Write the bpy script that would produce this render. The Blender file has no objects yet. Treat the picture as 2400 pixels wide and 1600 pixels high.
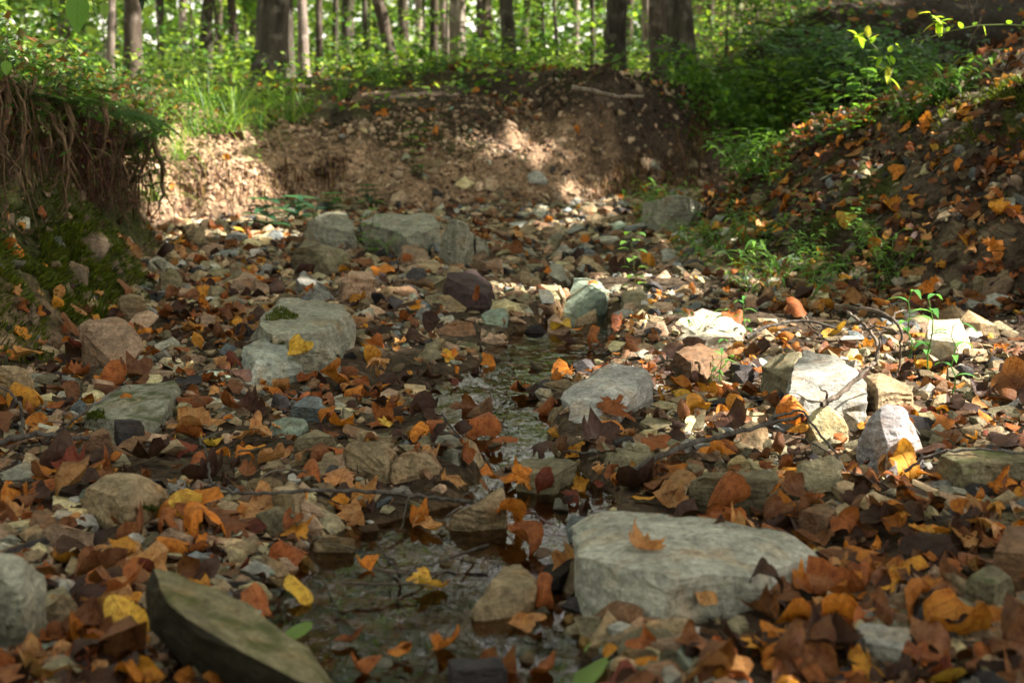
import bpy, bmesh, math, random
import numpy as np
from mathutils import Vector, Matrix, Euler, noise
from mathutils.bvhtree import BVHTree
from mathutils.kdtree import KDTree

R = math.radians
sc = bpy.context.scene
# ------------------------------------------------------------------ camera
CH, F, HZ = 0.73, 3333.0, 260.0          # eye height over the water, focal length and horizon row in 2400 px units
cam_d = bpy.data.cameras.new("camera")
cam = bpy.data.objects.new("camera", cam_d)
sc.collection.objects.link(cam)
cam.location = (0, 0, CH)
cam.rotation_euler = (R(90), 0, 0)
cam_d.sensor_width = 36.0
cam_d.lens = 36.0 * F / 2400.0
cam_d.shift_y = -(800.0 - HZ) / 2400.0
cam_d.clip_start = 0.05
cam_d.clip_end = 600
cam_d.dof.use_dof = True
cam_d.dof.focus_distance = 3.35
cam_d.dof.aperture_fstop = 5.2
sc.camera = cam
# ------------------------------------------------------------------ light
SUN_AZ_DIR = Vector((0.80, -0.04, 0.70)).normalized()     # towards the sun
sun_el = math.asin(SUN_AZ_DIR.z)
w = bpy.data.worlds.new("World"); sc.world = w; w.use_nodes = True
nt = w.node_tree
bg = nt.nodes["Background"]
sky = nt.nodes.new("ShaderNodeTexSky"); sky.sky_type = 'NISHITA'; sky.sun_disc = False
sky.sun_elevation = sun_el
sky.sun_rotation = math.atan2(SUN_AZ_DIR.x, SUN_AZ_DIR.y)
hs = nt.nodes.new("ShaderNodeHueSaturation"); hs.inputs['Saturation'].default_value = 0.30
tint = nt.nodes.new("ShaderNodeMix"); tint.data_type = 'RGBA'; tint.blend_type = 'MULTIPLY'
tint.inputs[0].default_value = 1.0; tint.inputs[7].default_value = (1.03, 0.91, 0.83, 1)
nt.links.new(sky.outputs[0], hs.inputs['Color'])
nt.links.new(hs.outputs[0], tint.inputs[6])
nt.links.new(tint.outputs[2], bg.inputs['Color'])
bg.inputs['Strength'].default_value = 0.092
sd = bpy.data.lights.new("sun", 'SUN'); sd.energy = 4.0; sd.angle = R(0.53); sd.color = (1.0, 0.93, 0.82)
so = bpy.data.objects.new("sun", sd); sc.collection.objects.link(so)
so.rotation_euler = SUN_AZ_DIR.to_track_quat('Z', 'Y').to_euler()
sc.view_settings.view_transform = 'Standard'
sc.view_settings.look = 'None'
sc.view_settings.exposure = 2.62
sc.view_settings.gamma = 1.0
sc.render.engine = 'CYCLES'
sc.cycles.use_denoising = True
sc.cycles.max_bounces = 6; sc.cycles.diffuse_bounces = 3; sc.cycles.transparent_max_bounces = 6
sc.cycles.glossy_bounces = 2; sc.cycles.transmission_bounces = 2
sc.cycles.caustics_reflective = False; sc.cycles.caustics_refractive = False
sc.cycles.sample_clamp_indirect = 4.0

# ------------------------------------------------------------------ helpers
rng = np.random.default_rng(7)
rnd = random.Random(11)
COL = sc.collection

def lin(r, g, b):
    f = lambda c: (c / 255 / 12.92) if c / 255 <= 0.04045 else ((c / 255 + 0.055) / 1.055) ** 2.4
    return (f(r), f(g), f(b))

def link(name, mesh, parent=None, mats=()):
    o = bpy.data.objects.new(name, mesh)
    COL.objects.link(o)
    if parent is not None:
        o.parent = parent
    for m in mats:
        mesh.materials.append(m)
    return o

def tag(o, label=None, cat=None, group=None, kind=None):
    if label: o["label"] = label
    if cat: o["category"] = cat
    if group: o["group"] = group
    if kind: o["kind"] = kind
    return o

def empty(name, loc):
    o = bpy.data.objects.new(name, None); COL.objects.link(o); o.location = loc
    o.empty_display_size = 0.05
    return o

def np_mesh(name, V, Fc, col=None, uv=None, smooth=True):
    """V (n,3); Fc (m,3) or (m,4) ints."""
    me = bpy.data.meshes.new(name)
    V = np.asarray(V, np.float32); Fc = np.asarray(Fc, np.int32)
    k = Fc.shape[1]
    me.vertices.add(len(V)); me.vertices.foreach_set("co", V.ravel())
    me.loops.add(Fc.size); me.loops.foreach_set("vertex_index", Fc.ravel())
    me.polygons.add(len(Fc))
    me.polygons.foreach_set("loop_start", np.arange(0, Fc.size, k, dtype=np.int32))
    me.polygons.foreach_set("loop_total", np.full(len(Fc), k, np.int32))
    me.polygons.foreach_set("use_smooth", np.full(len(Fc), smooth, bool))
    if col is not None:
        a = me.attributes.new("Col", 'FLOAT_COLOR', 'POINT')
        c = np.ones((len(V), 4), np.float32); c[:, :3] = col
        a.data.foreach_set("color", c.ravel())
    if uv is not None:
        a = me.attributes.new("luv", 'FLOAT2', 'POINT')
        a.data.foreach_set("vector", np.asarray(uv, np.float32).ravel())
    me.update(calc_edges=True)
    return me

def hash2(i, j, s):
    h = (i * 374761393 + j * 668265263 + s * 974634777) & 0xFFFFFFFF
    h = ((h ^ (h >> 13)) * 1274126177) & 0xFFFFFFFF
    return ((h ^ (h >> 16)) & 0xFFFF) / 65535.0

def vnoise(x, y, s=0):
    x = np.asarray(x, float); y = np.asarray(y, float)
    xi = np.floor(x).astype(np.int64); yi = np.floor(y).astype(np.int64)
    fx = x - xi; fy = y - yi
    fx = fx * fx * (3 - 2 * fx); fy = fy * fy * (3 - 2 * fy)
    a = hash2(xi, yi, s); b = hash2(xi + 1, yi, s); c = hash2(xi, yi + 1, s); d = hash2(xi + 1, yi + 1, s)
    return (a * (1 - fx) + b * fx) * (1 - fy) + (c * (1 - fx) + d * fx) * fy - 0.5

def fbm(x, y, s=0, o=4):
    t = 0; a = 1.0
    for k in range(o):
        t = t + a * vnoise(x * 2 ** k + 17.3 * k, y * 2 ** k - 9.1 * k, s + k)
        a *= 0.5
    return t

def sstep(a, b, x):
    t = np.clip((x - a) / (b - a), 0, 1)
    return t * t * (3 - 2 * t)

# ------------------------------------------------------------------ terrain function
PK = [0, .05, .1, .15, .2, .3, .4, .5, .7, 1.0, 1.5, 2.5, 5.0, 9.0]      # distances from the bank's foot
def prof(*pairs):
    xs = [p[0] for p in pairs]; ys = [p[1] for p in pairs]
    return np.interp(PK, xs, ys)
P_left = prof((0, 0), (.05, .04), (.15, .15), (.28, .28), (.38, .33), (.44, .80), (.52, .86), (1, .90), (2.5, .93), (5, 1.02), (9, 1.2))
P_left2 = prof((0, 0), (.06, .08), (.12, .17), (.16, .2), (.21, .52), (.35, .62), (1, .74), (2.5, .9), (5, 1.0), (9, 1.2))
P_sun = prof((0, 0), (.1, .15), (.2, .30), (.35, .40), (.6, .55), (.9, .66), (1.3, .72), (2.5, .82), (5, 1.0), (9, 1.2))
P_far = prof((0, 0), (.15, .12), (.35, .33), (.55, .48), (.8, .56), (1.1, .63), (1.6, .69), (3, .74), (6, .88), (9, 1.05))
P_lip = prof((0, 0), (.1, .12), (.18, .40), (.27, .74), (.6, .76), (1, .78), (3, .82), (5, .86), (9, .9))
P_lip2 = prof((0, 0), (.1, .15), (.22, .45), (.5, .58), (1, .72), (3, 1.0), (5, 1.15), (9, 1.4))
P_dark = prof((0, 0), (.1, .45), (.2, .9), (.5, 1.1), (1, 1.35), (2.5, 1.9), (5, 2.2), (9, 2.2))
P_far = prof((0, 0), (.12, .10), (.3, .27), (.5, .40), (.75, .48), (1.1, .54), (1.6, .58), (3, .64), (6, .8), (9, .85))
P_mid = prof((0, 0), (.12, .12), (.3, .32), (.5, .48), (.75, .57), (1.1, .63), (1.6, .68), (3, .72), (6, .8), (9, .85))
P_sun = prof((0, 0), (.1, .15), (.2, .30), (.35, .38), (.6, .48), (.9, .56), (1.3, .62), (2.5, .70), (5, .8), (9, .85))
P_lip3 = prof((0, 0), (.1, .12), (.2, .30), (.45, .38), (1, .50), (2, .75), (3, .9), (9, .95))
LB = [(-3.2, 1.0, P_left), (-2.0, 3.2, P_left), (-1.5, 3.95, P_left), (-1.345, 4.3, P_left), (-1.345, 4.67, P_left), (-1.38, 5.27, P_left),
      (-1.53, 6.3, P_left2), (-1.78, 6.9, P_left2), (-1.9, 7.5, P_sun), (-1.75, 7.85, P_sun), (-1.48, 7.95, P_sun), (-1.12, 8.25, P_far),
      (-.5, 8.35, P_far), (0, 8.6, P_mid), (.45, 8.75, P_mid), (.81, 9.0, P_lip), (1.3, 9.5, P_lip), (1.75, 10.0, P_lip2), (2.15, 10.6, P_lip3), (2.6, 11.2, P_lip3),
      (3.3, 11.6, P_dark), (4.5, 11.7, P_dark), (9.0, 12.0, P_dark)]
P_r = prof((0, 0), (.1, .05), (.25, .16), (.6, .40), (1.2, .78), (2, 1.1), (4, 1.9), (9, 3.5))
P_rb = prof((0, 0), (.1, .07), (.25, .2), (.6, .46), (1.2, .75), (2, 1.1), (4, 1.9), (9, 3.5))
RB = [(6, 1.5, P_r), (3.2, 3.2, P_r), (2.0, 4.35, P_r), (1.5, 4.9, P_r), (1.0, 5.7, P_r), (.8, 6.6, P_r), (.88, 7.5, P_rb), (1.25, 8.3, P_rb),
      (1.95, 8.9, P_rb), (3.0, 9.5, P_rb), (4.5, 9.9, P_rb), (9, 10.2, P_rb)]

def poly_dist(x, y, PL, side):
    """signed distance (positive on the bank) and blended profile index"""
    n = len(PL)
    best = np.full(x.shape, 1e9); sg = np.zeros(x.shape); wsum = np.zeros(x.shape + (len(PK),))
    bi = np.zeros(x.shape, int); bt = np.zeros(x.shape)
    for k in range(n - 1):
        ax, ay = PL[k][:2]; bx, by = PL[k + 1][:2]
        dx, dy = bx - ax, by - ay; L2 = dx * dx + dy * dy
        t = np.clip(((x - ax) * dx + (y - ay) * dy) / L2, 0, 1)
        qx, qy = x - (ax + t * dx), y - (ay + t * dy)
        d = np.hypot(qx, qy)
        m = d < best
        cr = dx * (y - ay) - dy * (x - ax)
        best = np.where(m, d, best); sg = np.where(m, np.sign(cr) * side, sg)
        bi = np.where(m, k, bi); bt = np.where(m, t, bt)
    P = np.array([p[2] for p in PL])
    pr = P[bi] * (1 - bt[..., None]) + P[bi + 1] * bt[..., None]
    return best * sg, pr

def interp_prof(s, pr):
    s = np.clip(s, 0, PK[-1] - 1e-6)
    k = np.clip(np.searchsorted(PK, s, side='right') - 1, 0, len(PK) - 2)
    pk = np.array(PK); t = (s - pk[k]) / (pk[k + 1] - pk[k])
    a = np.take_along_axis(pr, k[..., None], -1)[..., 0]; b = np.take_along_axis(pr, k[..., None] + 1, -1)[..., 0]
    return a * (1 - t) + b * t

CHAN = [(-0.05, 1.2, .18), (-.15, 2.0, .23), (-.12, 2.3, .20), (.02, 2.6, .11), (-.02, 3.0, .10), (-.03, 3.3, .13), (-.04, 3.7, .14), (.05, 4.2, .16), (.17, 4.7, .14), (.26, 5.3, .06), (.2, 5.9, .03)]

def terrain(x, y, full=False):
    x = np.asarray(x, float); y = np.asarray(y, float)
    wx = x + .13 * fbm(x * 1.9, y * 1.9, 3, 4); wy = y + .17 * fbm(x * 1.9, y * 1.9, 13, 4)
    bed = 0.030 + .03 * np.maximum(0, y - 4.3) * np.clip((16 - y) / 4, 0, 1)
    bed = bed + .05 * fbm(x * 2.2, y * 2.2, 21, 3) * sstep(0, 2, y)
    dch = np.full(x.shape, 9.0)
    for k in range(len(CHAN) - 1):
        ax, ay, ar = CHAN[k]; bx, by, br = CHAN[k + 1]
        dx, dy = bx - ax, by - ay
        t = np.clip(((wx - ax) * dx + (wy - ay) * dy) / (dx * dx + dy * dy), 0, 1)
        d = np.hypot(wx - (ax + t * dx), wy - (ay + t * dy)) / (ar + (br - ar) * t)
        dch = np.minimum(dch, d)
    ch = 1 - sstep(.75, 1.35, dch)
    bed = bed * (1 - ch) + (-.034 + .03 * fbm(x * 9, y * 9, 5, 2)) * ch
    sl, pl = poly_dist(wx, wy, LB, 1.0)
    sr, pr = poly_dist(wx, wy, RB, -1.0)
    hl = interp_prof(sl, pl); hr = interp_prof(sr, pr)
    hl = np.where(sl > 0, hl, 0); hr = np.where(sr > 0, hr, 0)
    z = bed + np.where(sl > 0, hl, 0) + np.where((sr > 0) & ~(sl > 0), hr, 0)
    # the wood's floor behind the banks, and the hillside rising to the right of it
    q = x / np.maximum(y, 1)
    wf = sstep(11.2, 13.2, y) * (1 - sstep(.19, .25, q))
    hx = np.maximum(0, x - .085 * y - .2)
    fl = .95 + .05 * np.clip(y - 12.5, 0, 40) + .45 * hx ** 1.5 / (1 + .15 * hx) + sstep(.10, .16, q) * .10 * np.clip(y - 13, 0, 20) + .08 * fbm(x * .8, y * .8, 77, 3)
    z = z * (1 - wf) + fl * wf
    z = z + sstep(.19, .25, q) * sstep(13, 22, y) * 1.2
    z = z + .10 * fbm(x * 3.1, y * 3.1, 88, 2) * sstep(0, .2, sl) * (1 - sstep(.7, 1.5, sl)) * (y > 7)
    rough = (.35 + 1.2 * sstep(0, .15, np.maximum(sl, sr)) * (1 - sstep(.8, 1.6, np.maximum(sl, sr))))
    z = z + rough * (.042 * fbm(x * 8, y * 8, 31, 4) + .018 * fbm(x * 30, y * 30, 41, 3)) * np.clip(12 / np.maximum(y, 1), 0, 1)
    if full:
        return z, sl, sr, ch, hl, hr
    return z

def tz(x, y):
    return float(terrain(np.array([x]), np.array([y]))[0])

def px2w(px, py, h=0.0, zc=None):
    """a pixel row/column of the photo -> the point h above the ground along that ray"""
    if py - HZ > 40:
        y = CH * F / (py - HZ)
    else:
        y = 9.0
    ys = np.linspace(1.4, 30, 2400)
    xs = (px - 1200) / F * ys
    zr = CH - (py - HZ) / F * ys
    zt = terrain(xs, ys) + h
    if h < .05:
        zt = np.maximum(zt, h)
    i = np.argmax(zr < zt)
    if not (zr < zt).any():
        i = len(ys) - 1
    return Vector((xs[i], ys[i], zr[i]))

def w2px(p):
    return (1200 + F * p[0] / p[1], HZ - F * (p[2] - CH) / p[1])

# ------------------------------------------------------------------ materials
class NT:
    def __init__(s, name):
        s.m = bpy.data.materials.new(name); s.m.use_nodes = True
        s.t = s.m.node_tree; s.t.nodes.clear()
        s.out = s.t.nodes.new("ShaderNodeOutputMaterial")
    def n(s, typ, **kw):
        nd = s.t.nodes.new("ShaderNode" + typ)
        for k, v in kw.items():
            if k.startswith("i_"):
                nd.inputs[k[2:].replace("_", " ")].default_value = v
            elif k[0] == "x" and k[1:].isdigit():
                nd.inputs[int(k[1:])].default_value = v
            else:
                setattr(nd, k, v)
        return nd
    def l(s, a, b):
        s.t.links.new(a, b)
    def tex(s, kind, vec, scale, **kw):
        nd = s.n(kind, **kw); nd.inputs['Scale'].default_value = scale
        if vec is not None: s.l(vec, nd.inputs['Vector'])
        return nd
    def mix(s, f, a, b, mode='MIX'):
        nd = s.n("Mix", data_type='RGBA', blend_type=mode)
        for i, v in ((0, f), (6, a), (7, b)):
            if hasattr(v, "links"): s.l(v, nd.inputs[i])
            elif isinstance(v, (tuple, list)): nd.inputs[i].default_value = (*v[:3], 1)
            else: nd.inputs[i].default_value = v
        return nd.outputs[2]
    def math(s, op, a, b=None, clamp=False):
        nd = s.n("Math", operation=op, use_clamp=clamp)
        for i, v in ((0, a), (1, b)):
            if v is None: continue
            if hasattr(v, "links"): s.l(v, nd.inputs[i])
            else: nd.inputs[i].default_value = v
        return nd.outputs[0]
    def ramp(s, fac, stops):
        nd = s.n("ValToRGB"); e = nd.color_ramp.elements
        while len(e) < len(stops): e.new(.5)
        for i, (p, c) in enumerate(stops):
            e[i].position = p
            e[i].color = (c, c, c, 1) if not isinstance(c, (tuple, list)) else (*c[:3], 1)
        s.l(fac, nd.inputs[0]); return nd.outputs[0]
    def rng(s, v, a, b, c, d):
        nd = s.n("MapRange"); s.l(v, nd.inputs[0])
        for i, q in enumerate((a, b, c, d)): nd.inputs[i + 1].default_value = q
        return nd.outputs[0]
    def bump(s, h, strength, dist, prev=None):
        nd = s.n("Bump"); nd.inputs['Strength'].default_value = strength; nd.inputs['Distance'].default_value = dist
        s.l(h, nd.inputs['Height'])
        if prev is not None: s.l(prev, nd.inputs['Normal'])
        return nd.outputs[0]

def attr_col(N):
    return N.n("Attribute", attribute_name="Col").outputs['Color']

def mat_ground():
    N = NT("creek_earth")
    tc = N.n("TexCoord").outputs['Object']
    c = attr_col(N)
    n1 = N.tex("TexNoise", tc, 3.0); n1.inputs['Detail'].default_value = 6
    n2 = N.tex("TexNoise", tc, 26.0); n2.inputs['Detail'].default_value = 8; n2.inputs['Roughness'].default_value = .7
    vo = N.tex("TexVoronoi", tc, 60.0)
    c1 = N.mix(1.0, c, N.ramp(n1.outputs[0], [(.3, .65), (.7, 1.35)]), 'MULTIPLY')
    c2 = N.mix(1.0, c1, N.ramp(n2.outputs[0], [(.3, .5), (.5, .95), (.75, 1.5)]), 'MULTIPLY')
    bw = N.n("SeparateColor"); N.l(vo.outputs['Color'], bw.inputs[0])
    c3 = N.mix(1.0, c2, N.ramp(bw.outputs[0], [(0, .6), (1, 1.4)]), 'MULTIPLY')
    b = N.n("BsdfPrincipled"); N.l(c3, b.inputs['Base Color'])
    b.inputs['Roughness'].default_value = .9; b.inputs['Specular IOR Level'].default_value = .1
    nb = N.bump(n2.outputs[0], .9, .02)
    nb = N.bump(vo.outputs['Distance'], .6, .008, nb)
    N.l(nb, b.inputs['Normal']); N.l(b.outputs[0], N.out.inputs[0])
    return N.m

def mat_rock(name="stone", from_attr=False, moss=0.0, tone=None):
    N = NT(name)
    tc = N.n("TexCoord").outputs['Object']
    oi = N.n("ObjectInfo")
    base = attr_col(N) if from_attr else oi.outputs['Color']
    off = N.n("VectorMath", operation='ADD'); N.l(tc, off.inputs[0])
    rv = N.n("CombineXYZ"); N.l(N.math('MULTIPLY', oi.outputs['Random'], 37.0), rv.inputs[0]); N.l(rv.outputs[0], off.inputs[1])
    v = off.outputs[0]
    big = N.tex("TexNoise", v, 9.0); big.inputs['Detail'].default_value = 5
    med = N.tex("TexNoise", v, 45.0); med.inputs['Detail'].default_value = 8; med.inputs['Roughness'].default_value = .72
    # bedding layers
    mp = N.n("Mapping"); mp.inputs['Scale'].default_value = (6, 6, 90); mp.inputs['Rotation'].default_value = (.25, .18, .4); N.l(v, mp.inputs[0])
    st = N.tex("TexNoise", mp.outputs[0], 1.0); st.inputs['Detail'].default_value = 4
    fine = N.tex("TexNoise", v, 230.0); fine.inputs['Detail'].default_value = 6
    stain = N.tex("TexNoise", v, 16.0); stain.inputs['Detail'].default_value = 4
    c = N.mix(1.0, base, N.ramp(big.outputs[0], [(.3, .72), (.7, 1.28)]), 'MULTIPLY')
    c = N.mix(N.ramp(stain.outputs[0], [(.52, 0), (.72, .55)]), c, N.mix(1.0, base, (1.15, .80, .52), 'MULTIPLY'))
    c = N.mix(1.0, c, N.ramp(med.outputs[0], [(.28, .45), (.5, 1.0), (.75, 1.5)]), 'MULTIPLY')
    c = N.mix(.5, c, N.mix(1.0, c, N.ramp(st.outputs[0], [(.35, .6), (.65, 1.3)]), 'MULTIPLY'))
    gr_ = N.tex('TexNoise', v, 110.0); gr_.inputs['Detail'].default_value = 6; gr_.inputs['Roughness'].default_value = .8
    c = N.mix(1.0, c, N.ramp(gr_.outputs[0], [(.34, .62), (.5, 1.0), (.66, 1.38)]), 'MULTIPLY')
    c = N.mix(N.ramp(fine.outputs[0], [(.62, 0), (.74, .5)]), c, N.mix(1.0, c, (1.7, 1.7, 1.6), 'MULTIPLY'))
    cr = N.tex("TexVoronoi", v, 7.0, feature='DISTANCE_TO_EDGE'); wp = N.n("VectorMath", operation='MULTIPLY_ADD'); N.l(big.outputs['Color'], wp.inputs[0]); wp.inputs[1].default_value = (.35, .35, .35); N.l(v, wp.inputs[2]); N.l(wp.outputs[0], cr.inputs['Vector'])
    crk = N.math('MULTIPLY', N.ramp(cr.outputs['Distance'], [(0, 1), (.022, 0)]), N.ramp(stain.outputs[0], [(.55, 0), (.62, 1)]))
    c = N.mix(N.math('MULTIPLY', crk, .4), c, N.mix(1.0, c, (.25, .23, .2), 'MULTIPLY'))
    if tone: c = N.mix(1.0, c, tone, 'MULTIPLY')
    # moss specks on upward faces
    if moss > 0:
        ms = N.tex("TexNoise", v, 22.0); ms.inputs['Detail'].default_value = 7
        geo = N.n("NewGeometry"); sx = N.n("SeparateXYZ"); N.l(geo.outputs['Normal'], sx.inputs[0])
        up = N.rng(sx.outputs[2], .1, .9, 0, 1)
        mk = N.math('MULTIPLY', N.ramp(ms.outputs[0], [(.56 - moss * .25, 0), (.74 - moss * .25, .85)]), up)
        c = N.mix(mk, c, N.mix(fine.outputs[0], (.02, .03, .004), (.075, .09, .012)))
    b = N.n("BsdfPrincipled"); N.l(c, b.inputs['Base Color'])
    b.inputs['Roughness'].default_value = .75; b.inputs['Specular IOR Level'].default_value = .2
    nb = N.bump(big.outputs[0], .7, .03)
    nb = N.bump(st.outputs[0], .6, .010, nb)
    nb = N.bump(med.outputs[0], .9, .012, nb)
    nb = N.bump(fine.outputs[0], .5, .0012, nb)
    nb = N.bump(N.math('MULTIPLY', crk, -1.0), .5, .004, nb)
    N.l(nb, b.inputs['Normal']); N.l(b.outputs[0], N.out.inputs[0])
    return N.m

def mat_leaf(name, from_attr, trans=.22, veins=True, rough=.6, spec=.2, blotch=True):
    N = NT(name)
    base = attr_col(N) if from_attr else N.n("ObjectInfo").outputs['Color']
    uv = N.n("Attribute", attribute_name="luv").outputs['Vector']
    tc = N.n("TexCoord").outputs['Object']
    c = base
    if blotch:
        if from_attr:
            vv = tc; k_ = 10.0
        else:
            ad = N.n("VectorMath", operation='ADD'); N.l(tc, ad.inputs[0]); cv = N.n("CombineXYZ"); N.l(N.math('MULTIPLY', N.n("ObjectInfo").outputs['Random'], 50.0), cv.inputs[0]); N.l(cv.outputs[0], ad.inputs[1])
            vv = ad.outputs[0]; k_ = 1.0
        n0 = N.tex("TexNoise", vv, 2.2 * k_); n0.inputs['Detail'].default_value = 3
        n1 = N.tex("TexNoise", vv, 6.0 * k_); n1.inputs['Detail'].default_value = 8; n1.inputs['Roughness'].default_value = .65
        n2 = N.tex("TexNoise", vv, 22.0 * k_); n2.inputs['Detail'].default_value = 4
        c = N.mix(N.ramp(n0.outputs[0], [(.40, 0), (.66, .8)]), c, N.mix(1.0, c, (1.25, 1.1, .75), 'MULTIPLY'))
        c = N.mix(N.ramp(n1.outputs[0], [(.46, 0), (.64, .85)]), c, N.mix(1.0, c, (.50, .34, .25), 'MULTIPLY'))
        c = N.mix(N.ramp(n2.outputs[0], [(.58, 0), (.68, .75)]), c, N.mix(1.0, c, (.33, .22, .18), 'MULTIPLY'))
        bf = N.n("NewGeometry").outputs['Backfacing']
        c = N.mix(N.math('MULTIPLY', bf, .55), c, N.mix(1.0, c, (.85, .88, 1.15), 'MULTIPLY'))
    nb = None
    if veins:
        s = N.n("SeparateXYZ"); N.l(uv, s.inputs[0])
        ax = N.math('ABSOLUTE', s.outputs[0])
        mid = N.rng(ax, .0, .022, 1, 0)
        q = N.math('SUBTRACT', s.outputs[1], N.math('MULTIPLY', ax, .85))
        fr = N.math('ABSOLUTE', N.math('SUBTRACT', N.math('FRACT', N.math('MULTIPLY', q, 6.0)), .5))
        lat = N.rng(fr, .0, .07, .8, 0)
        vn = N.math('MAXIMUM', mid, lat)
        c = N.mix(N.math('MULTIPLY', vn, .55), c, N.mix(1.0, c, (.42, .28, .25), 'MULTIPLY'))
        nb = N.bump(N.math('MULTIPLY', vn, -1.0), .5, .002)
        n3 = N.tex("TexNoise", tc, 60.0)
        nb = N.bump(n3.outputs[0], .5, .004, nb)
    b = N.n("BsdfPrincipled"); N.l(c, b.inputs['Base Color'])
    b.inputs['Roughness'].default_value = rough; b.inputs['Specular IOR Level'].default_value = spec
    tr = N.n("BsdfTranslucent"); N.l(N.mix(1.0, c, (1.35, 1.35, .7), 'MULTIPLY'), tr.inputs[0])
    if nb is not None:
        N.l(nb, b.inputs['Normal']); N.l(nb, tr.inputs['Normal'])
    mx = N.n("MixShader"); mx.inputs[0].default_value = trans
    N.l(b.outputs[0], mx.inputs[1]); N.l(tr.outputs[0], mx.inputs[2]); N.l(mx.outputs[0], N.out.inputs[0])
    return N.m

def mat_bark(name, c1, c2, scale=14.0):
    N = NT(name)
    tc = N.n("TexCoord").outputs['Object']
    mp = N.n("Mapping"); mp.inputs['Scale'].default_value = (1, 1, .18); N.l(tc, mp.inputs[0])
    n1 = N.tex("TexNoise", mp.outputs[0], scale); n1.inputs['Detail'].default_value = 8; n1.inputs['Roughness'].default_value = .7
    n2 = N.tex("TexNoise", tc, 2.2); n2.inputs['Detail'].default_value = 4
    n3 = N.tex("TexNoise", tc, 7.0); n3.inputs['Detail'].default_value = 5
    c = N.mix(N.ramp(n1.outputs[0], [(.35, 0), (.65, 1)]), c1, c2)
    c = N.mix(N.ramp(n3.outputs[0], [(.55, 0), (.66, .6)]), c, tuple(min(1, q * 1.5 + .05) for q in c2))
    c = N.mix(N.ramp(n2.outputs[0], [(.5, 0), (.7, .5)]), c, (.05, .06, .02))
    b = N.n("BsdfPrincipled"); N.l(c, b.inputs['Base Color']); b.inputs['Roughness'].default_value = .9
    b.inputs['Specular IOR Level'].default_value = .15
    N.l(N.bump(n1.outputs[0], 1.0, .02), b.inputs['Normal']); N.l(b.outputs[0], N.out.inputs[0])
    return N.m

def mat_water():
    N = NT("creek_water")
    tc = N.n("TexCoord").outputs['Object']
    mp = N.n("Mapping"); mp.inputs['Scale'].default_value = (1, .55, 1); mp.inputs['Rotation'].default_value = (0, 0, .25); N.l(tc, mp.inputs[0])
    n1 = N.tex("TexNoise", mp.outputs[0], 34.0); n1.inputs['Detail'].default_value = 3; n1.inputs['Distortion'].default_value = .8
    n2 = N.tex("TexNoise", mp.outputs[0], 9.0); n2.inputs['Detail'].default_value = 2
    nb = N.bump(n2.outputs[0], .3, .02); nb = N.bump(n1.outputs[0], .30, .005, nb)
    fr = N.n("Fresnel"); fr.inputs[0].default_value = 1.28; N.l(nb, fr.inputs['Normal'])
    tr = N.n("BsdfTransparent"); tr.inputs[0].default_value = (.66, .52, .32, 1)
    gl = N.n("BsdfGlossy"); gl.inputs['Roughness'].default_value = .04; N.l(nb, gl.inputs['Normal'])
    mx = N.n("MixShader"); N.l(fr.outputs[0], mx.inputs[0]); N.l(tr.outputs[0], mx.inputs[1]); N.l(gl.outputs[0], mx.inputs[2])
    N.l(mx.outputs[0], N.out.inputs[0])
    return N.m

M_GROUND = mat_ground()
M_GROUND2 = mat_rock("clay_clods", from_attr=True)
M_ROCK = mat_rock("creek_stone")
M_ROCKM = mat_rock("mossy_creek_stone", moss=.45)
M_GRAVEL = mat_rock("gravel_stone", from_attr=True)
M_LEAF = mat_leaf("dead_leaf", False)
M_LITTER = mat_leaf("dead_leaf_litter", True)
M_GREEN = mat_leaf("green_leaf", True, trans=.45, veins=False, rough=.45, spec=.4, blotch=False)
M_GREENO = mat_leaf("green_leaf_single", False, trans=.4, veins=True, rough=.4, spec=.4, blotch=False)
M_WATER = mat_water()
M_TWIG = mat_bark("twig_bark", (.05, .042, .035), (.16, .14, .12), 60)
M_TWIGL = mat_bark("pale_twig_bark", (.10, .075, .055), (.30, .24, .19), 60)
M_BARKD = mat_bark("dark_bark", (.022, .018, .014), (.085, .07, .052))
M_BARKM = mat_bark("brown_bark", (.028, .021, .016), (.095, .072, .052))
M_BARKP = mat_bark("pale_bark", (.09, .07, .055), (.29, .23, .19))

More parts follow.
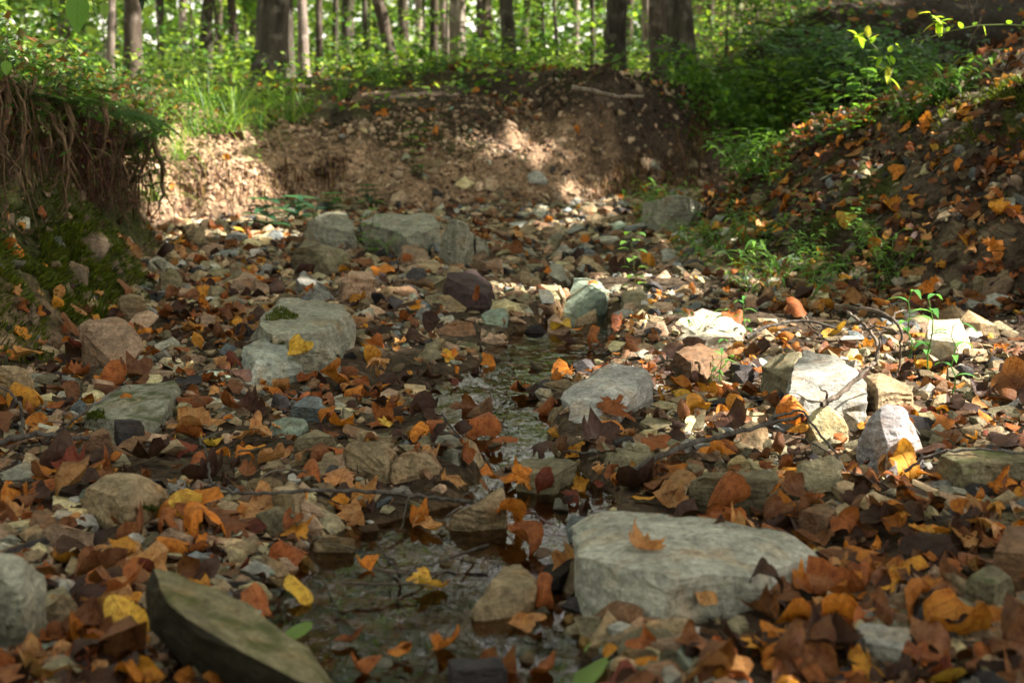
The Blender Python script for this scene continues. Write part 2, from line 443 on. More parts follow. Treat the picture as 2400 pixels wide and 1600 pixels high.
# ------------------------------------------------------------------ terrain mesh
def build_terrain():
    ys = [-1.2]
    while ys[-1] < 15.5: ys.append(ys[-1] + .0042 * (ys[-1] + 1.6) * (3 if ys[-1] < 1.4 else 1))
    while ys[-1] < 90: ys.append(ys[-1] + .03 * (ys[-1] + 1.6))
    ys = np.array(ys)
    us = np.concatenate([np.linspace(-1.2, -.40, 60, endpoint=False), np.linspace(-.40, .40, 420, endpoint=False), np.linspace(.40, 1.2, 60)])
    U, Y = np.meshgrid(us, ys)
    X = U * (Y + 1.4)
    Z, sl, sr, ch, hl, hr = terrain(X, Y, True)
    n1 = fbm(X * 2.1, Y * 2.1, 51, 4); n2 = fbm(X * 6, Y * 6, 61, 3)
    C = np.empty(X.shape + (3,))
    def lay(col, wgt):
        wgt = np.clip(wgt, 0, 1)[..., None]
        C[:] = C * (1 - wgt) + np.array(col) * wgt
    C[:] = (.070, .049, .031)                                # damp creek bed
    lay((.13, .075, .03), ch)                                 # silt under water
    bank = sstep(0, .08, sl)
    lay((.30, .195, .12), bank)                              # clay of the cut bank
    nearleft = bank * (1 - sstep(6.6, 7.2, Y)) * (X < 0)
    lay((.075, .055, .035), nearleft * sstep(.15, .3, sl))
    lay((.050, .055, .018), nearleft * sstep(-.15, .15, n1 + .2 - 1.2 * np.abs(sl - .2)))
    far = bank * (1 - nearleft)
    lay((.050, .036, .025), far * sstep(.30, .52, hl + .35 * n1 + .15 * n2) * (X > -1.2))
    lay((.10, .08, .045), far * sstep(.35, .6, hl + .3 * n1) * (X <= -1.2))
    lay((.045, .04, .016), far * sstep(.05, .3, n1 - .05) * (hl > .25))
    lay((.045, .033, .024), far * sstep(.30, .85, X + .5 * n2) * (Y > 8.5) * .9)      # earth turns darker brown towards the rooty lip
    lay((.05, .036, .024), sstep(.0, .12, sr) * .9)           # right slope humus
    lay((.10, .075, .05), sstep(.0, .12, sr) * sstep(.05, .3, n2 + n1 * .5))
    lay((.05, .055, .014), sstep(.1, .3, sr) * sstep(.12, .28, fbm(X * 3.3 + 9, Y * 3.3, 71, 3)))
    lay((.030, .022, .015), sstep(.19, .22, X / np.maximum(Y, 1)) * (Y > 9.3) * (sl > 0) * .95)  # hollow's shade painted into the ground colour
    floor = sstep(1.2, 2.2, sl) * (1 - sstep(.19, .22, X / np.maximum(Y, 1)))
    lay((.07, .052, .03), floor)
    lay((.04, .055, .015), floor * sstep(-.05, .2, n1))
    lay((.22, .15, .095), (X < .185 * Y) * floor * sstep(14, 17, Y) * sstep(.0, .3, X - .08 * Y + n1))
    # sculpted undercut: push the upper lip of the near left bank outwards
    V = np.stack([X, Y, Z], -1)
    r, c = X.shape
    idx = np.arange(r * c).reshape(r, c)
    Q = np.stack([idx[:-1, :-1], idx[:-1, 1:], idx[1:, 1:], idx[1:, :-1]], -1).reshape(-1, 4)
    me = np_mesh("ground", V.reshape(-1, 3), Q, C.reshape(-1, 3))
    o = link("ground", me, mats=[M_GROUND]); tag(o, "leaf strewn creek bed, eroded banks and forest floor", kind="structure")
    return o
build_terrain()
# wide sheet to the horizon, a little lower than the modelled ground
xs = np.array([[-400, -60, -.6], [400, -60, -.6], [400, 500, -.6], [-400, 500, -.6]])
g2 = link("forest_ground", np_mesh("forest_ground", xs, [[0, 1, 2, 3]], np.tile((.06, .05, .03), (4, 1))), mats=[M_GROUND])
tag(g2, "forest floor reaching to the horizon", kind="structure")
# water
wy = np.linspace(.6, 7.0, 40); wx = np.linspace(-1.0, 1.2, 20)
WX, WY = np.meshgrid(wx, wy)
idx = np.arange(WX.size).reshape(WX.shape)
Q = np.stack([idx[:-1, :-1], idx[:-1, 1:], idx[1:, 1:], idx[1:, :-1]], -1).reshape(-1, 4)
wo = link("water", np_mesh("water", np.stack([WX, WY, WX * 0 + .004], -1).reshape(-1, 3), Q), mats=[M_WATER])
tag(wo, "shallow clear trickle of creek water", kind="structure")

# ------------------------------------------------------------------ rocks
def hull_rock(name, pts, seed, target=None, disp=.035, bevel=.010, cuts=(9, .955, .99)):
    bm = bmesh.new()
    for p in pts: bm.verts.new(p)
    bmesh.ops.remove_doubles(bm, verts=bm.verts, dist=.004)
    res = bmesh.ops.convex_hull(bm, input=bm.verts)
    junk = list({g for g in res['geom_interior'] + res['geom_unused'] if isinstance(g, bmesh.types.BMVert)})
    if junk: bmesh.ops.delete(bm, geom=junk, context='VERTS')
    rr = random.Random(seed * 13 + 5)
    for _ in range(cuts[0]):
        dv = Vector((rr.gauss(0, 1), rr.gauss(0, 1) - .3, abs(rr.gauss(0, .8)) if _ % 2 else rr.gauss(0, 1))).normalized()
        sup = [v.co.dot(dv) for v in bm.verts]; hi, lo = max(sup), min(sup)
        d = lo + (hi - lo) * rr.uniform(cuts[1], cuts[2])
        bmesh.ops.bisect_plane(bm, geom=bm.verts[:] + bm.edges[:] + bm.faces[:], plane_co=dv * d, plane_no=dv, clear_outer=True)
        cs = [v.co.copy() for v in bm.verts]
        bm.clear()
        for c_ in cs: bm.verts.new(c_)
        bmesh.ops.remove_doubles(bm, verts=bm.verts, dist=.0008 if cuts[1] > .9 else .01)
        q_ = bmesh.ops.convex_hull(bm, input=bm.verts)
        jk = list({g for g in q_['geom_interior'] + q_['geom_unused'] if isinstance(g, bmesh.types.BMVert)})
        if jk: bmesh.ops.delete(bm, geom=jk, context='VERTS')
    bmesh.ops.dissolve_limit(bm, angle_limit=R(9), verts=bm.verts, edges=bm.edges)
    co = np.array([v.co for v in bm.verts]); size = float(np.max(co.max(0) - co.min(0)))
    bmesh.ops.bevel(bm, geom=list(bm.edges), offset=size * bevel, segments=1, affect='EDGES', profile=.6, clamp_overlap=True)
    bmesh.ops.triangulate(bm, faces=bm.faces)
    tgt = target or size / 22
    for _ in range(5):
        es = [e for e in bm.edges if e.calc_length() > tgt * 1.5]
        if not es: break
        bmesh.ops.subdivide_edges(bm, edges=es, cuts=1)
        bmesh.ops.triangulate(bm, faces=bm.faces)
    bm.normal_update()
    off = Vector((seed * 3.17, seed * 1.31, seed * 7.7))
    ax = Vector((math.sin(seed) * .35, math.cos(seed * 2) * .35, 1)).normalized()
    new = []
    for v in bm.verts:
        p = v.co / size
        n = noise.fractal(p * 2.3 + off, .8, 2.2, 6) * disp * .8
        vd = noise.voronoi(p * 3.3 + off)[0]
        n += min(.35, vd[1] - vd[0]) * disp * .9 - disp * .2
        sfac = (p.dot(ax) * 13 + noise.noise(p * 2 + off) * 1.6)
        side = 1 - abs(v.normal.dot(ax))
        n += (abs((sfac % 1) - .5) - .25) * disp * 1.1 * side
        new.append(v.co + v.normal * n * size)
    for v, c in zip(bm.verts, new): v.co = c
    me = bpy.data.meshes.new(name); bm.to_mesh(me); bm.free()
    me.polygons.foreach_set("use_smooth", [True] * len(me.polygons))
    try:
        me.set_sharp_from_angle(angle=R(24))
    except Exception:
        pass
    return me, size

C_GG = lin(140, 138, 122); C_GREY = lin(140, 138, 130); C_TAN = lin(140, 122, 94); C_OL = lin(118, 110, 86); C_WHITE = lin(178, 168, 148)
C_PINK = lin(150, 125, 102); C_DK = lin(58, 54, 54); C_BLUE = lin(100, 106, 106); C_BR = lin(110, 84, 62); C_YEL = lin(168, 156, 118); C_TEAL = lin(126, 138, 122)
C_LAV = lin(164, 158, 158); C_PUR = lin(62, 48, 48)
# (phrase, label, colour, moss, top points (px,py,height), ground points)
HR = [
 ("the broad grey-green boulder", "broad grey-green boulder with a flat top carrying one curled tan leaf", lin(166, 164, 150), 0,
  [(1348,1232,.055),(1400,1192,.07),(1530,1188,.082),(1700,1206,.085),(1840,1240,.075),(1925,1300,.05),(1360,1300,.085),(1450,1330,.09),(1600,1350,.09),(1740,1360,.075),(1890,1340,.04)], [(1340,1370),(1385,1440),(1530,1462),(1650,1440),(1820,1415),(1925,1330)]),
 ("the rounded pale grey boulder", "rounded pale grey boulder at the water's edge, rust leaf against its front", lin(168, 165, 158), 0,
  [(1320,935,.07),(1350,885,.1),(1395,868,.115),(1440,846,.13),(1475,856,.125),(1515,865,.115),(1524,900,.085),(1482,925,.088),(1405,938,.085),(1330,948,.075)], [(1312,985),(1325,1005),(1370,1018),(1410,1010),(1475,960),(1520,930)]),
 ("the big sunlit slab", "big smooth grey slab in the sun with a forked branch lying over it", C_GREY, 0,
  [(1866,828,.12),(1905,818,.12),(1975,850,.11),(2025,900,.09),(2032,950,.07),(2012,985,.04),(1850,930,.08),(1830,965,.05),(1855,870,.11)], [(1815,1005),(1840,1030),(1900,1030),(1990,1005),(2012,990)]),
 ("the olive block behind the sunlit slab", "olive grey block wedged against the back of the sunlit slab", C_OL, 0,
  [(1788,860,.085),(1830,832,.105),(1872,826,.11),(1855,870,.1),(1862,900,.08)], [(1782,890),(1800,915),(1850,925)]),
 ("the pale yellow lumpy stone", "pale yellow lumpy stone in front of the sunlit slab", C_YEL, 0,
  [(1893,985,.05),(1905,960,.07),(1935,948,.08),(1965,960,.07),(1988,1000,.04)], [(1882,1010),(1900,1035),(1945,1052),(1990,1030)]),
 ("the lavender-grey pointed stone", "smooth lavender-grey stone with a rounded peak and dark broken corner", C_LAV, 0,
  [(2055,955,.13),(2090,945,.13),(2118,960,.12),(2135,995,.10),(2167,1058,.04),(2035,985,.1),(2012,1030,.05),(2080,1040,.07)], [(2000,1040),(2010,1065),(2090,1088),(2150,1088),(2168,1062)]),
 ("the golden tan stone", "golden tan rounded stone between the sunlit slab and orange leaves", C_TAN, 0,
  [(2030,880,.07),(2070,870,.08),(2120,895,.06),(2142,922,.045),(2060,910,.07)], [(2030,940),(2070,962),(2110,952),(2138,938)]),
 ("the white sunlit block", "white angular block shining in the sun at the slope's foot", C_WHITE, 0,
  [(2180,745,.10),(2250,742,.10),(2270,785,.07),(2245,800,.07),(2172,790,.07)], [(2165,810),(2190,840),(2240,838),(2270,805)]),
 ("the white flat stone", "flat bleached white stone lying in the sun beside dead leaves", C_WHITE, 0,
  [(1590,750,.04),(1650,728,.055),(1712,742,.055),(1748,770,.035),(1742,790,.03),(1640,790,.035)], [(1560,782),(1660,812),(1742,806)]),
 ("the dark lichen-stained stone", "dark brown stone with black lichen stains below the white flat one", C_BR, .0,
  [(1585,825,.06),(1640,803,.07),(1700,820,.06),(1712,850,.03),(1620,850,.06)], [(1560,850),(1610,888),(1690,888),(1714,862)]),
 ("the great moss-patched slab", "great blue-grey block with a green moss patch on its flat top", C_GG, 0,
  [(600,752,.12),(618,735,.12),(665,702,.14),(735,708,.14),(800,718,.12),(815,740,.11),(760,782,.1),(630,782,.11)], [(585,800),(600,840),(760,834),(820,828),(842,812)]),
 ("the pale slab in front of the mossy block", "pale grey slab leaning on the front of the moss-patched block", lin(146,150,138), 0,
  [(572,812,.08),(620,790,.1),(648,785,.1),(664,800,.09),(702,850,.05),(600,850,.06)], [(545,880),(565,902),(640,898),(692,882),(714,870)]),
 ("the olive wedge beside the mossy block", "olive grey wedge with a crumpled yellow leaf leaning on it", C_GG, 0,
  [(685,805,.08),(740,792,.09),(782,820,.06)], [(710,852),(760,864),(806,860),(797,845)]),
 ("the tan cube-like stone", "tan cube-like stone under the left bank with a dark red leaf beside it", C_PINK, 0,
  [(190,757,.12),(275,742,.13),(300,755,.125),(334,782,.1)], [(182,822),(215,852),(290,862),(324,842),(330,810)]),
 ("the moss-streaked flat slab", "flat grey-green slab streaked with moss, thin twig leaning on it", C_GG, .35,
  [(235,930,.04),(275,905,.05),(330,896,.055),(412,893,.055),(417,905,.05),(392,950,.05),(380,988,.03),(310,985,.045),(200,975,.035)], [(188,1002),(300,1014),(378,1018),(402,960),(417,915)]),
 ("the big ochre rock", "big ochre rock with a humped back and mossy lower corner", C_TAN, 0,
  [(200,1142,.06),(260,1107,.085),(330,1110,.085),(382,1140,.05),(402,1165,.03),(300,1170,.075)], [(175,1192),(215,1212),(300,1238),(345,1215),(402,1175)]),
 ("the low tan wedge", "low tan wedge with an orange stain beside a curled tan leaf", C_PINK, 0,
  [(100,1240,.04),(140,1222,.055),(200,1240,.045),(265,1265,.03)], [(65,1282),(150,1312),(262,1290)]),
 ("the cracked grey rock at the frame edge", "large cracked grey-tan rock half out of view beside pale stones", C_GG, 0,
  [(-70,1300,.13),(30,1292,.13),(65,1310,.125),(108,1350,.08),(60,1400,.09)], [(102,1440),(62,1492),(-40,1520),(-90,1450)]),
 ("the small tan flagstone", "small tan flagstone tilted against the cracked grey rock", C_TAN, 0,
  [(110,1402,.04),(150,1385,.05),(186,1420,.03)], [(92,1470),(130,1484),(188,1428)]),
 ("the pale rock in the pool", "pale jagged rock rising out of the shallow pool", C_TAN, 0,
  [(1180,1318,.035),(1215,1320,.04),(1262,1360,.04),(1252,1388,.035),(1150,1370,.045),(1112,1425,.025)], [(1100,1440),(1130,1475),(1175,1470),(1262,1402)]),
 ("the long pointed pale stone", "long pale stone with an upturned pointed end beside a dark twig", C_TAN, 0,
  [(1178,1142,.07),(1186,1168,.06),(1110,1182,.055),(1060,1205,.035)], [(1025,1226),(1060,1234),(1140,1218),(1186,1195)]),
 ("the blue-black block", "blue-black wet block at the lower edge of the pool", C_DK, 0,
  [(1050,1545,.05),(1170,1538,.05),(1186,1560,.045),(1060,1575,.05)], [(1045,1622),(1182,1612)]),
 ("the pointed stone in the riffle", "small brown pointed stone standing in the riffle", C_BR, 0,
  [(1154,922,.05),(1130,945,.04),(1100,962,.02)], [(1078,982),(1120,990),(1156,972)]),
 ("the slate-green ridged rock", "slate-green ridged rock with rust leaves on its back", C_TEAL, 0,
  [(1345,652,.1),(1372,655,.1),(1412,690,.08),(1462,668,.05),(1425,705,.05)], [(1302,738),(1330,752),(1400,722),(1432,712)]),
 ("the upright grey-tan stone", "upright grey-tan stone beside the slate-green ridged rock", C_OL, 0,
  [(1455,685,.06),(1500,672,.07),(1518,690,.06)], [(1445,730),(1480,740),(1514,727)]),
 ("the purple-black rock", "purple-black pitted rock with one brown leaf stuck on it", C_PUR, 0,
  [(1045,652,.1),(1075,636,.1),(1110,628,.1),(1160,665,.07),(1142,692,.06)], [(1045,702),(1065,727),(1140,737),(1167,702)]),
 ("the teal block at the pool head", "small teal-grey block at the head of the upper pool", C_TEAL, 0,
  [(1125,735,.04),(1150,724,.05),(1183,723,.05),(1189,740,.04)], [(1120,757),(1160,770),(1190,764)]),
 ("the pinkish tan boulder", "pinkish tan boulder with an ochre streak below the far boulders", C_PINK, 0,
  [(800,650,.1),(830,632,.11),(870,632,.11),(879,655,.08)], [(792,692),(830,704),(878,697),(882,680)]),
 ("the slanting pale slab", "slanting pale grey slab running down behind the mossy block", C_GREY, 0,
  [(690,650,.08),(710,632,.09),(745,660,.07),(787,695,.04)], [(690,692),(740,714),(792,714)]),
 ("the round-backed far boulder", "round-backed pale boulder under the far bank by a dark leafy seedling", C_GG, 0,
  [(715,515,.12),(760,497,.16),(810,494,.16),(832,525,.12),(837,550,.08)], [(700,562),(760,582),(820,582),(838,560)]),
 ("the olive faceted boulder", "olive faceted boulder in front of the round-backed far one", C_OL, 0,
  [(688,580,.1),(715,558,.13),(760,575,.12),(800,585,.08),(826,600,.05)], [(673,627),(720,638),(790,642),(818,615)]),
 ("the long smooth far boulder", "long smooth grey boulder with a brown leaf on its top", C_GG, 0,
  [(850,520,.12),(890,500,.16),(980,498,.17),(1020,505,.16),(1029,530,.12),(970,555,.1)], [(842,542),(900,582),(980,592),(1027,562)]),
 ("the tan cube under the long boulder", "tan angular stone tucked under the long smooth boulder", C_PINK, 0,
  [(938,575,.08),(975,567,.09),(1002,585,.07)], [(928,617),(970,628),(1017,622)]),
 ("the upright peaked boulder", "upright grey boulder with a pale peak among the far boulders", C_GG, 0,
  [(1048,515,.2),(1070,505,.22),(1090,515,.2),(1112,560,.1)], [(1025,602),(1060,620),(1110,620),(1124,595)]),
 ("the side stone of the peaked boulder", "low grey stone leaning beside the upright peaked boulder", C_GG, 0,
  [(1115,550,.1),(1142,565,.07)], [(1112,592),(1150,590)]),
 ("the boulder under the green tuft", "pale green-grey boulder at the bend under bright green weeds", C_GG, 0,
  [(1508,475,.13),(1560,460,.18),(1620,460,.18),(1652,480,.13)], [(1500,512),(1560,527),(1642,517)]),
 ("the small round sunny-side stone", "small round tan stone at the edge of the sunlit clay", C_TAN, 0,
  [(430,532,.08),(455,523,.1),(482,535,.08)], [(420,562),(460,574),(487,562)]),
 ("the bleached low stone", "bleached low stone beside the sunlit clay and dark seedling", C_GREY, 0,
  [(530,548,.05),(555,541,.06),(582,552,.04)], [(525,564),(577,570)]),
 ("the stone at the left bank foot", "tan rock buried in the foot of the left bank", C_TAN, 0,
  [(-20,862,.1),(30,847,.12),(60,862,.1),(77,890,.06)], [(-20,922),(40,932),(82,912)]),
 ("the brown bank stone", "brown stone set in the mossy left bank", C_TAN, 0,
  [(280,695,.08),(310,686,.09),(341,695,.08)], [(275,737),(337,747)]),
 ("the moss-spotted knob", "moss-spotted knobbly stone below the left bank", C_OL, .3,
  [(373,637,.1),(400,628,.1),(427,645,.08)], [(368,672),(422,682)]),
 ("the bluish flat-faced stone", "bluish flat-faced stone among leaves near the tan pebbles", C_BLUE, 0,
  [(680,950,.04),(720,925,.06),(755,930,.06),(760,960,.04)], [(672,987),(720,992),(760,987)]),
 ("the turquoise-grey flat stone", "turquoise-grey flat stone crusted with tan silt", C_TEAL, 0,
  [(635,988,.03),(670,975,.035),(722,985,.03)], [(618,1017),(680,1037),(722,1012)]),
 ("the charcoal block", "charcoal block with a tan end below the moss-streaked slab", C_DK, 0,
  [(268,985,.06),(310,980,.06),(336,987,.06)], [(268,1042),(300,1060),(347,1047)]),
 ("the brown marbled wedge", "brown and black marbled wedge beside the charcoal block", C_BR, 0,
  [(195,1030,.05),(235,998,.07),(256,1012,.06)], [(193,1067),(240,1082),(277,1057)]),
 ("the ribbed tan stone", "ribbed tan stone crossed by a thin dark twig", C_TAN, 0,
  [(575,1130,.05),(620,1108,.07),(667,1130,.05)], [(560,1167),(640,1165)]),
 ("the square-edged beige stone", "square-edged beige stone under the long dark twig", C_TAN, 0,
  [(638,1142,.06),(680,1135,.06),(717,1150,.05),(690,1162,.05)], [(620,1182),(670,1202),(708,1187)]),
 ("the greenish crumbling stone", "greenish crumbling stone near the yellow leaf left of the pool", C_OL, 0,
  [(598,1197,.04),(650,1180,.05),(702,1215,.03)], [(598,1242),(660,1257),(703,1237)]),
 ("the grey-brown angular stone", "grey-brown angular stone with a dark blue chip above it", C_OL, 0,
  [(688,1027,.05),(740,1005,.06),(787,1020,.05)], [(688,1067),(740,1077),(788,1057)]),
 ("the tan oval at the pool edge", "tan oval stone by the left edge of the pool", C_TAN, 0,
  [(735,1262,.03),(770,1248,.04),(832,1262,.03)], [(730,1287),(800,1302),(832,1282)]),
 ("the blue-grey cobble", "blue-grey cobble below the big orange lobed leaf", C_BLUE, 0,
  [(432,1302,.03),(460,1290,.035),(494,1305,.03)], [(428,1327),(492,1337)]),
 ("the tan double rock, larger half", "larger half of the tan pair of rocks beside the riffle", C_TAN, 0,
  [(806,1042,.06),(830,1026,.075),(890,1030,.075),(927,1060,.05),(905,1090,.04)], [(803,1077),(830,1112),(870,1137),(932,1097)]),
 ("the tan double rock, lower half", "lower flatter half of the tan pair of rocks beside the riffle", C_TAN, 0,
  [(918,1085,.04),(950,1058,.06),(1000,1060,.05),(1030,1085,.03)], [(883,1127),(920,1137),(1000,1122),(1032,1100)]),
 ("the wet olive block", "wet olive block lying across the trickle", C_OL, 0,
  [(1225,1075,.045),(1330,1072,.05),(1352,1085,.04),(1300,1112,.045),(1212,1110,.04)], [(1228,1152),(1290,1162),(1335,1132),(1352,1107)]),
 ("the layered flat stone", "layered flat stone with a black crack above tan leaves", C_OL, 0,
  [(1413,1062,.03),(1460,1052,.035),(1532,1062,.03),(1520,1078,.03)], [(1423,1097),(1450,1114),(1510,1112),(1537,1087)]),
 ("the long taupe slab", "long taupe slab behind the broad boulder with a brown leaf against it", C_OL, 0,
  [(1618,1117,.07),(1680,1103,.08),(1812,1100,.08),(1828,1115,.07),(1800,1124,.07),(1630,1130,.06)], [(1610,1162),(1630,1192),(1740,1197),(1812,1182)]),
 ("the dark slate-topped block", "dark slate-topped block in front of the lavender-grey stone", C_OL, 0,
  [(1868,1087,.06),(1950,1065,.08),(1972,1080,.07),(1967,1112,.05)], [(1878,1122),(1920,1167),(1965,1172),(1977,1132)]),
 ("the brown layered block", "brown layered block with a dark front beside a yellow curled leaf", C_BR, 0,
  [(1872,1192,.04),(1940,1175,.05),(1962,1192,.05),(1942,1215,.045)], [(1868,1247),(1920,1267),(1957,1242)]),
 ("the wide flat rock by the slope", "wide flat olive rock with a crusty pale edge", C_OL, .1,
  [(2198,1067,.06),(2250,1048,.07),(2400,1060,.07),(2430,1080,.06),(2260,1088,.06)], [(2198,1087),(2260,1132),(2330,1127),(2430,1122)]),
 ("the blurred brown rock at the frame edge", "tall brown-grey rock cut off by the picture edge above a green stone", C_BR, 0,
  [(2328,1290,.08),(2360,1235,.1),(2430,1225,.1),(2430,1300,.08)], [(2340,1342),(2380,1402),(2440,1422)]),
 ("the green-stained stone", "dark green-stained stone with a pale yellow corner", C_OL, .2,
  [(2262,1347,.06),(2320,1320,.07),(2367,1350,.06),(2330,1372,.06)], [(2272,1402),(2320,1442),(2377,1432),(2392,1392)]),
 ("the flat grey paving-like stone", "flat grey stone with a straight edge under large orange leaves", C_GREY, 0,
  [(1998,1452,.04),(2135,1470,.045),(2112,1522,.035),(2030,1502,.035)], [(1998,1532),(2060,1562),(2112,1554)]),
 ("the pale pyramid pebble", "small pale pyramid-shaped stone behind the long taupe slab", C_YEL, 0,
  [(1705,1082,.03),(1732,1062,.04),(1757,1080,.03)], [(1698,1102),(1767,1104)]),
 ("the sandy tan chunk", "sandy tan chunk below the dark branch in the half shade", C_TAN, 0,
  [(1735,1000,.05),(1762,985,.06),(1802,1000,.05)], [(1735,1057),(1790,1072),(1807,1047)]),
 ("the brown stone above the pool", "brown humped stone beside a dark wet one above the pool", C_BR, 0,
  [(1030,767,.04),(1065,745,.06),(1112,760,.04)], [(1020,787),(1080,797),(1127,792)]),
 ("the tan thumb stone", "tan thumb-shaped stone at the pool's right bank", C_PINK, 0,
  [(1285,747,.04),(1300,733,.05),(1332,765,.03)], [(1282,787),(1337,787)]),
 ("the beige tilted chip", "beige tilted chip leaning above the tan thumb stone", C_TAN, 0,
  [(1350,747,.03),(1395,720,.05),(1400,732,.04)], [(1335,767),(1362,768)]),
 ("the algae-topped stone", "dark wet stone with green algae on top in the pool", C_OL, .5,
  [(1065,802,.035),(1095,795,.04),(1132,815,.03)], [(1060,852),(1122,857)]),
 ("the reddish two-tone stone", "reddish stone with a black wet base at the pool head", C_BR, 0,
  [(1183,682,.05),(1227,680,.05)], [(1178,722),(1242,732)]),
 ("the tan stone with orange leaf bits", "tan domed stone with bits of orange leaf on it", C_PINK, 0,
  [(543,657,.06),(575,632,.08),(602,650,.06)], [(533,688),(607,693)]),
]
hero = []     # (phrase, px, py, radius px)
allV, allF, hero_foot = [], [], []
def add_bvh(me, mw=None):
    base = sum(len(v) for v in allV)
    V = np.empty(len(me.vertices) * 3, np.float32); me.vertices.foreach_get("co", V); V = V.reshape(-1, 3)
    if mw is not None:
        A = np.array(mw); V = V @ A[:3, :3].T + A[:3, 3]
    allV.append(V); allF.extend([tuple(base + i for i in p.vertices) for p in me.polygons])
stone_group = "stones lying in the creek bed"
for k, (phrase, label, colr, moss, T, G) in enumerate(HR):
    pts = []
    zg = []
    for (px, py) in G:
        p = px2w(px, py, 0.0); zg.append(p.z)
        pts.append(p + Vector((0, 0, -.03)))
    zmin = min(zg)
    for (px, py, h) in T:
        z = zmin + h
        y = (CH - z) * F / (py - HZ); p = Vector(((px - 1200) / F * y, y, z))
        pts.append(p)
        pts.append(Vector((p.x * .995, p.y + .01, min(zmin, tz(p.x, p.y)) - .03)))
    c = Vector((sum(p.x for p in pts) / len(pts), sum(p.y for p in pts) / len(pts), zmin))
    pts = [p - c for p in pts]
    me, size = hull_rock("creek_stone", pts, k + 1, disp=.036)
    big = size > .2
    o = link("boulder" if big else "creek_stone", me, mats=[M_ROCKM if moss else M_ROCK])
    o.location = c; o.color = (*colr, 1)
    tag(o, label, "boulder" if big else "stone")
    if not big: o["group"] = stone_group
    add_bvh(me, Matrix.Translation(c))
    pxs = [t[0] for t in T] + [g[0] for g in G]; pys = [t[1] for t in T] + [g[1] for g in G]
    hero.append((phrase, (min(pxs) + max(pxs)) / 2, (min(pys) + max(pys)) / 2, (max(pxs) - min(pxs)) / 2))
    hero_foot.append((min(pxs), max(pxs), min(pys), max(pys)))

# the tilted foreground slab
pts = []
for (px, py, h) in [(405,1338,.125),(500,1372,.115),(620,1436,.095),(720,1515,.075),(778,1600,.045),(362,1332,.125),(382,1400,.125),(470,1478,.112),(610,1548,.095),(735,1612,.07),
                    (338,1400,.075),(346,1460,.055),(430,1560,.03),(520,1620,.01),(640,1690,0),(760,1690,.0)]:
    y = (CH - h) * F / (py - HZ); pts.append(Vector(((px - 1200) / F * y, y, h)))
pts += [Vector((-.40, 1.93, 0)), Vector((-.25, 1.80, -.03))]
c = sum(pts, Vector()) / len(pts); c.z = 0
me, size = hull_rock("boulder", [p - c for p in pts], 99, disp=.022)
M_SLAB = mat_rock("algae_stained_slab", moss=.30); me.materials.append(M_SLAB)
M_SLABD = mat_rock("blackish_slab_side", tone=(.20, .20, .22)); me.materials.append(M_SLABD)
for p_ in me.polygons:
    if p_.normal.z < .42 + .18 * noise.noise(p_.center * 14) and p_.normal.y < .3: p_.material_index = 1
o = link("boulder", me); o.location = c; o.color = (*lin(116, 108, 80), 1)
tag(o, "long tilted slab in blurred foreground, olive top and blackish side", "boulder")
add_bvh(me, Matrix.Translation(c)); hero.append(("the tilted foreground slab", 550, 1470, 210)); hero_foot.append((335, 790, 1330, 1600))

def inside_hero(px, py, m=.9):
    for (a, b, c_, d) in hero_foot:
        cx, cy = (a + b) / 2, (c_ + d) / 2
        if abs(px - cx) < (b - a) / 2 * m and abs(py - cy) < (d - c_) / 2 * m: return True
    return False

BIGF = [f_ for f_ in hero_foot if f_[1] - f_[0] > 85]
def at_foot(x, y, z):
    # True just in front of the foot of a large stone, where scatter is thinned to show its face
    px = 1200 + F * x / y; py = HZ - F * (z - CH) / y
    m = np.zeros(np.shape(x), bool)
    for (a, b, c_, d) in BIGF:
        t_ = np.abs(px - (a + b) / 2) / ((b - a) / 2)
        m |= (t_ < 1) & (py > d - (d - c_) * (.25 + .35 * t_ ** 2)) & (py < d + 14 + .05 * (d - c_) - 30 * t_ ** 3)
    return m

# ------------------------------------------------------------------ wording for the many small things
used = {}
def where(px, py):
    best = min(hero, key=lambda h: math.hypot((px - h[1]), (py - h[2]) * 1.6) - h[3])
    dx, dy = px - best[1], py - best[2]
    d = max(0, math.hypot(dx, dy) - best[3])
    if abs(dx) > abs(dy) * 1.1:
        side = "right of" if dx > 0 else "left of"
    else:
        side = "in front of" if dy > 0 else "behind"
    far = "just" if d < 45 else ("a hand's width" if d < 110 else "some way")
    return far + " " + side + " " + best[0]
def unique(adjs, noun, verb, px, py):
    """a label that no other thing carries, adding adjectives while it is taken"""
    wh = where(px, py)
    for a in adjs:
        s = f"{a} {noun} {verb} {wh}".replace("  ", " ")
        if s not in used and len(s.split()) <= 16:
            used[s] = 1; return s
    wh = wh.replace("just ", "").replace("some way ", "").replace("a hand's width ", "")
    wh = wh.replace("grey-green", "green") if len(wh.split()) > 9 else wh
    extra = ["crinkled", "torn", "twisted", "flattened", "half-buried", "upturned", "spotted", "faded", "ragged", "damp", "narrow", "wide"] if noun == "leaf" else \
            ["chipped", "worn", "flat", "blocky", "angular", "smooth", "half-buried", "tilted", "pitted", "thin", "rough", "squarish"]
    for e in extra:
        for a in adjs:
            s = f"{e} {a} {noun} {wh}"
            if s not in used and len(s.replace("-", " ").split()) <= 16:
                used[s] = 1; return s
    return f"{adjs[0]} {noun} {verb} {wh}"

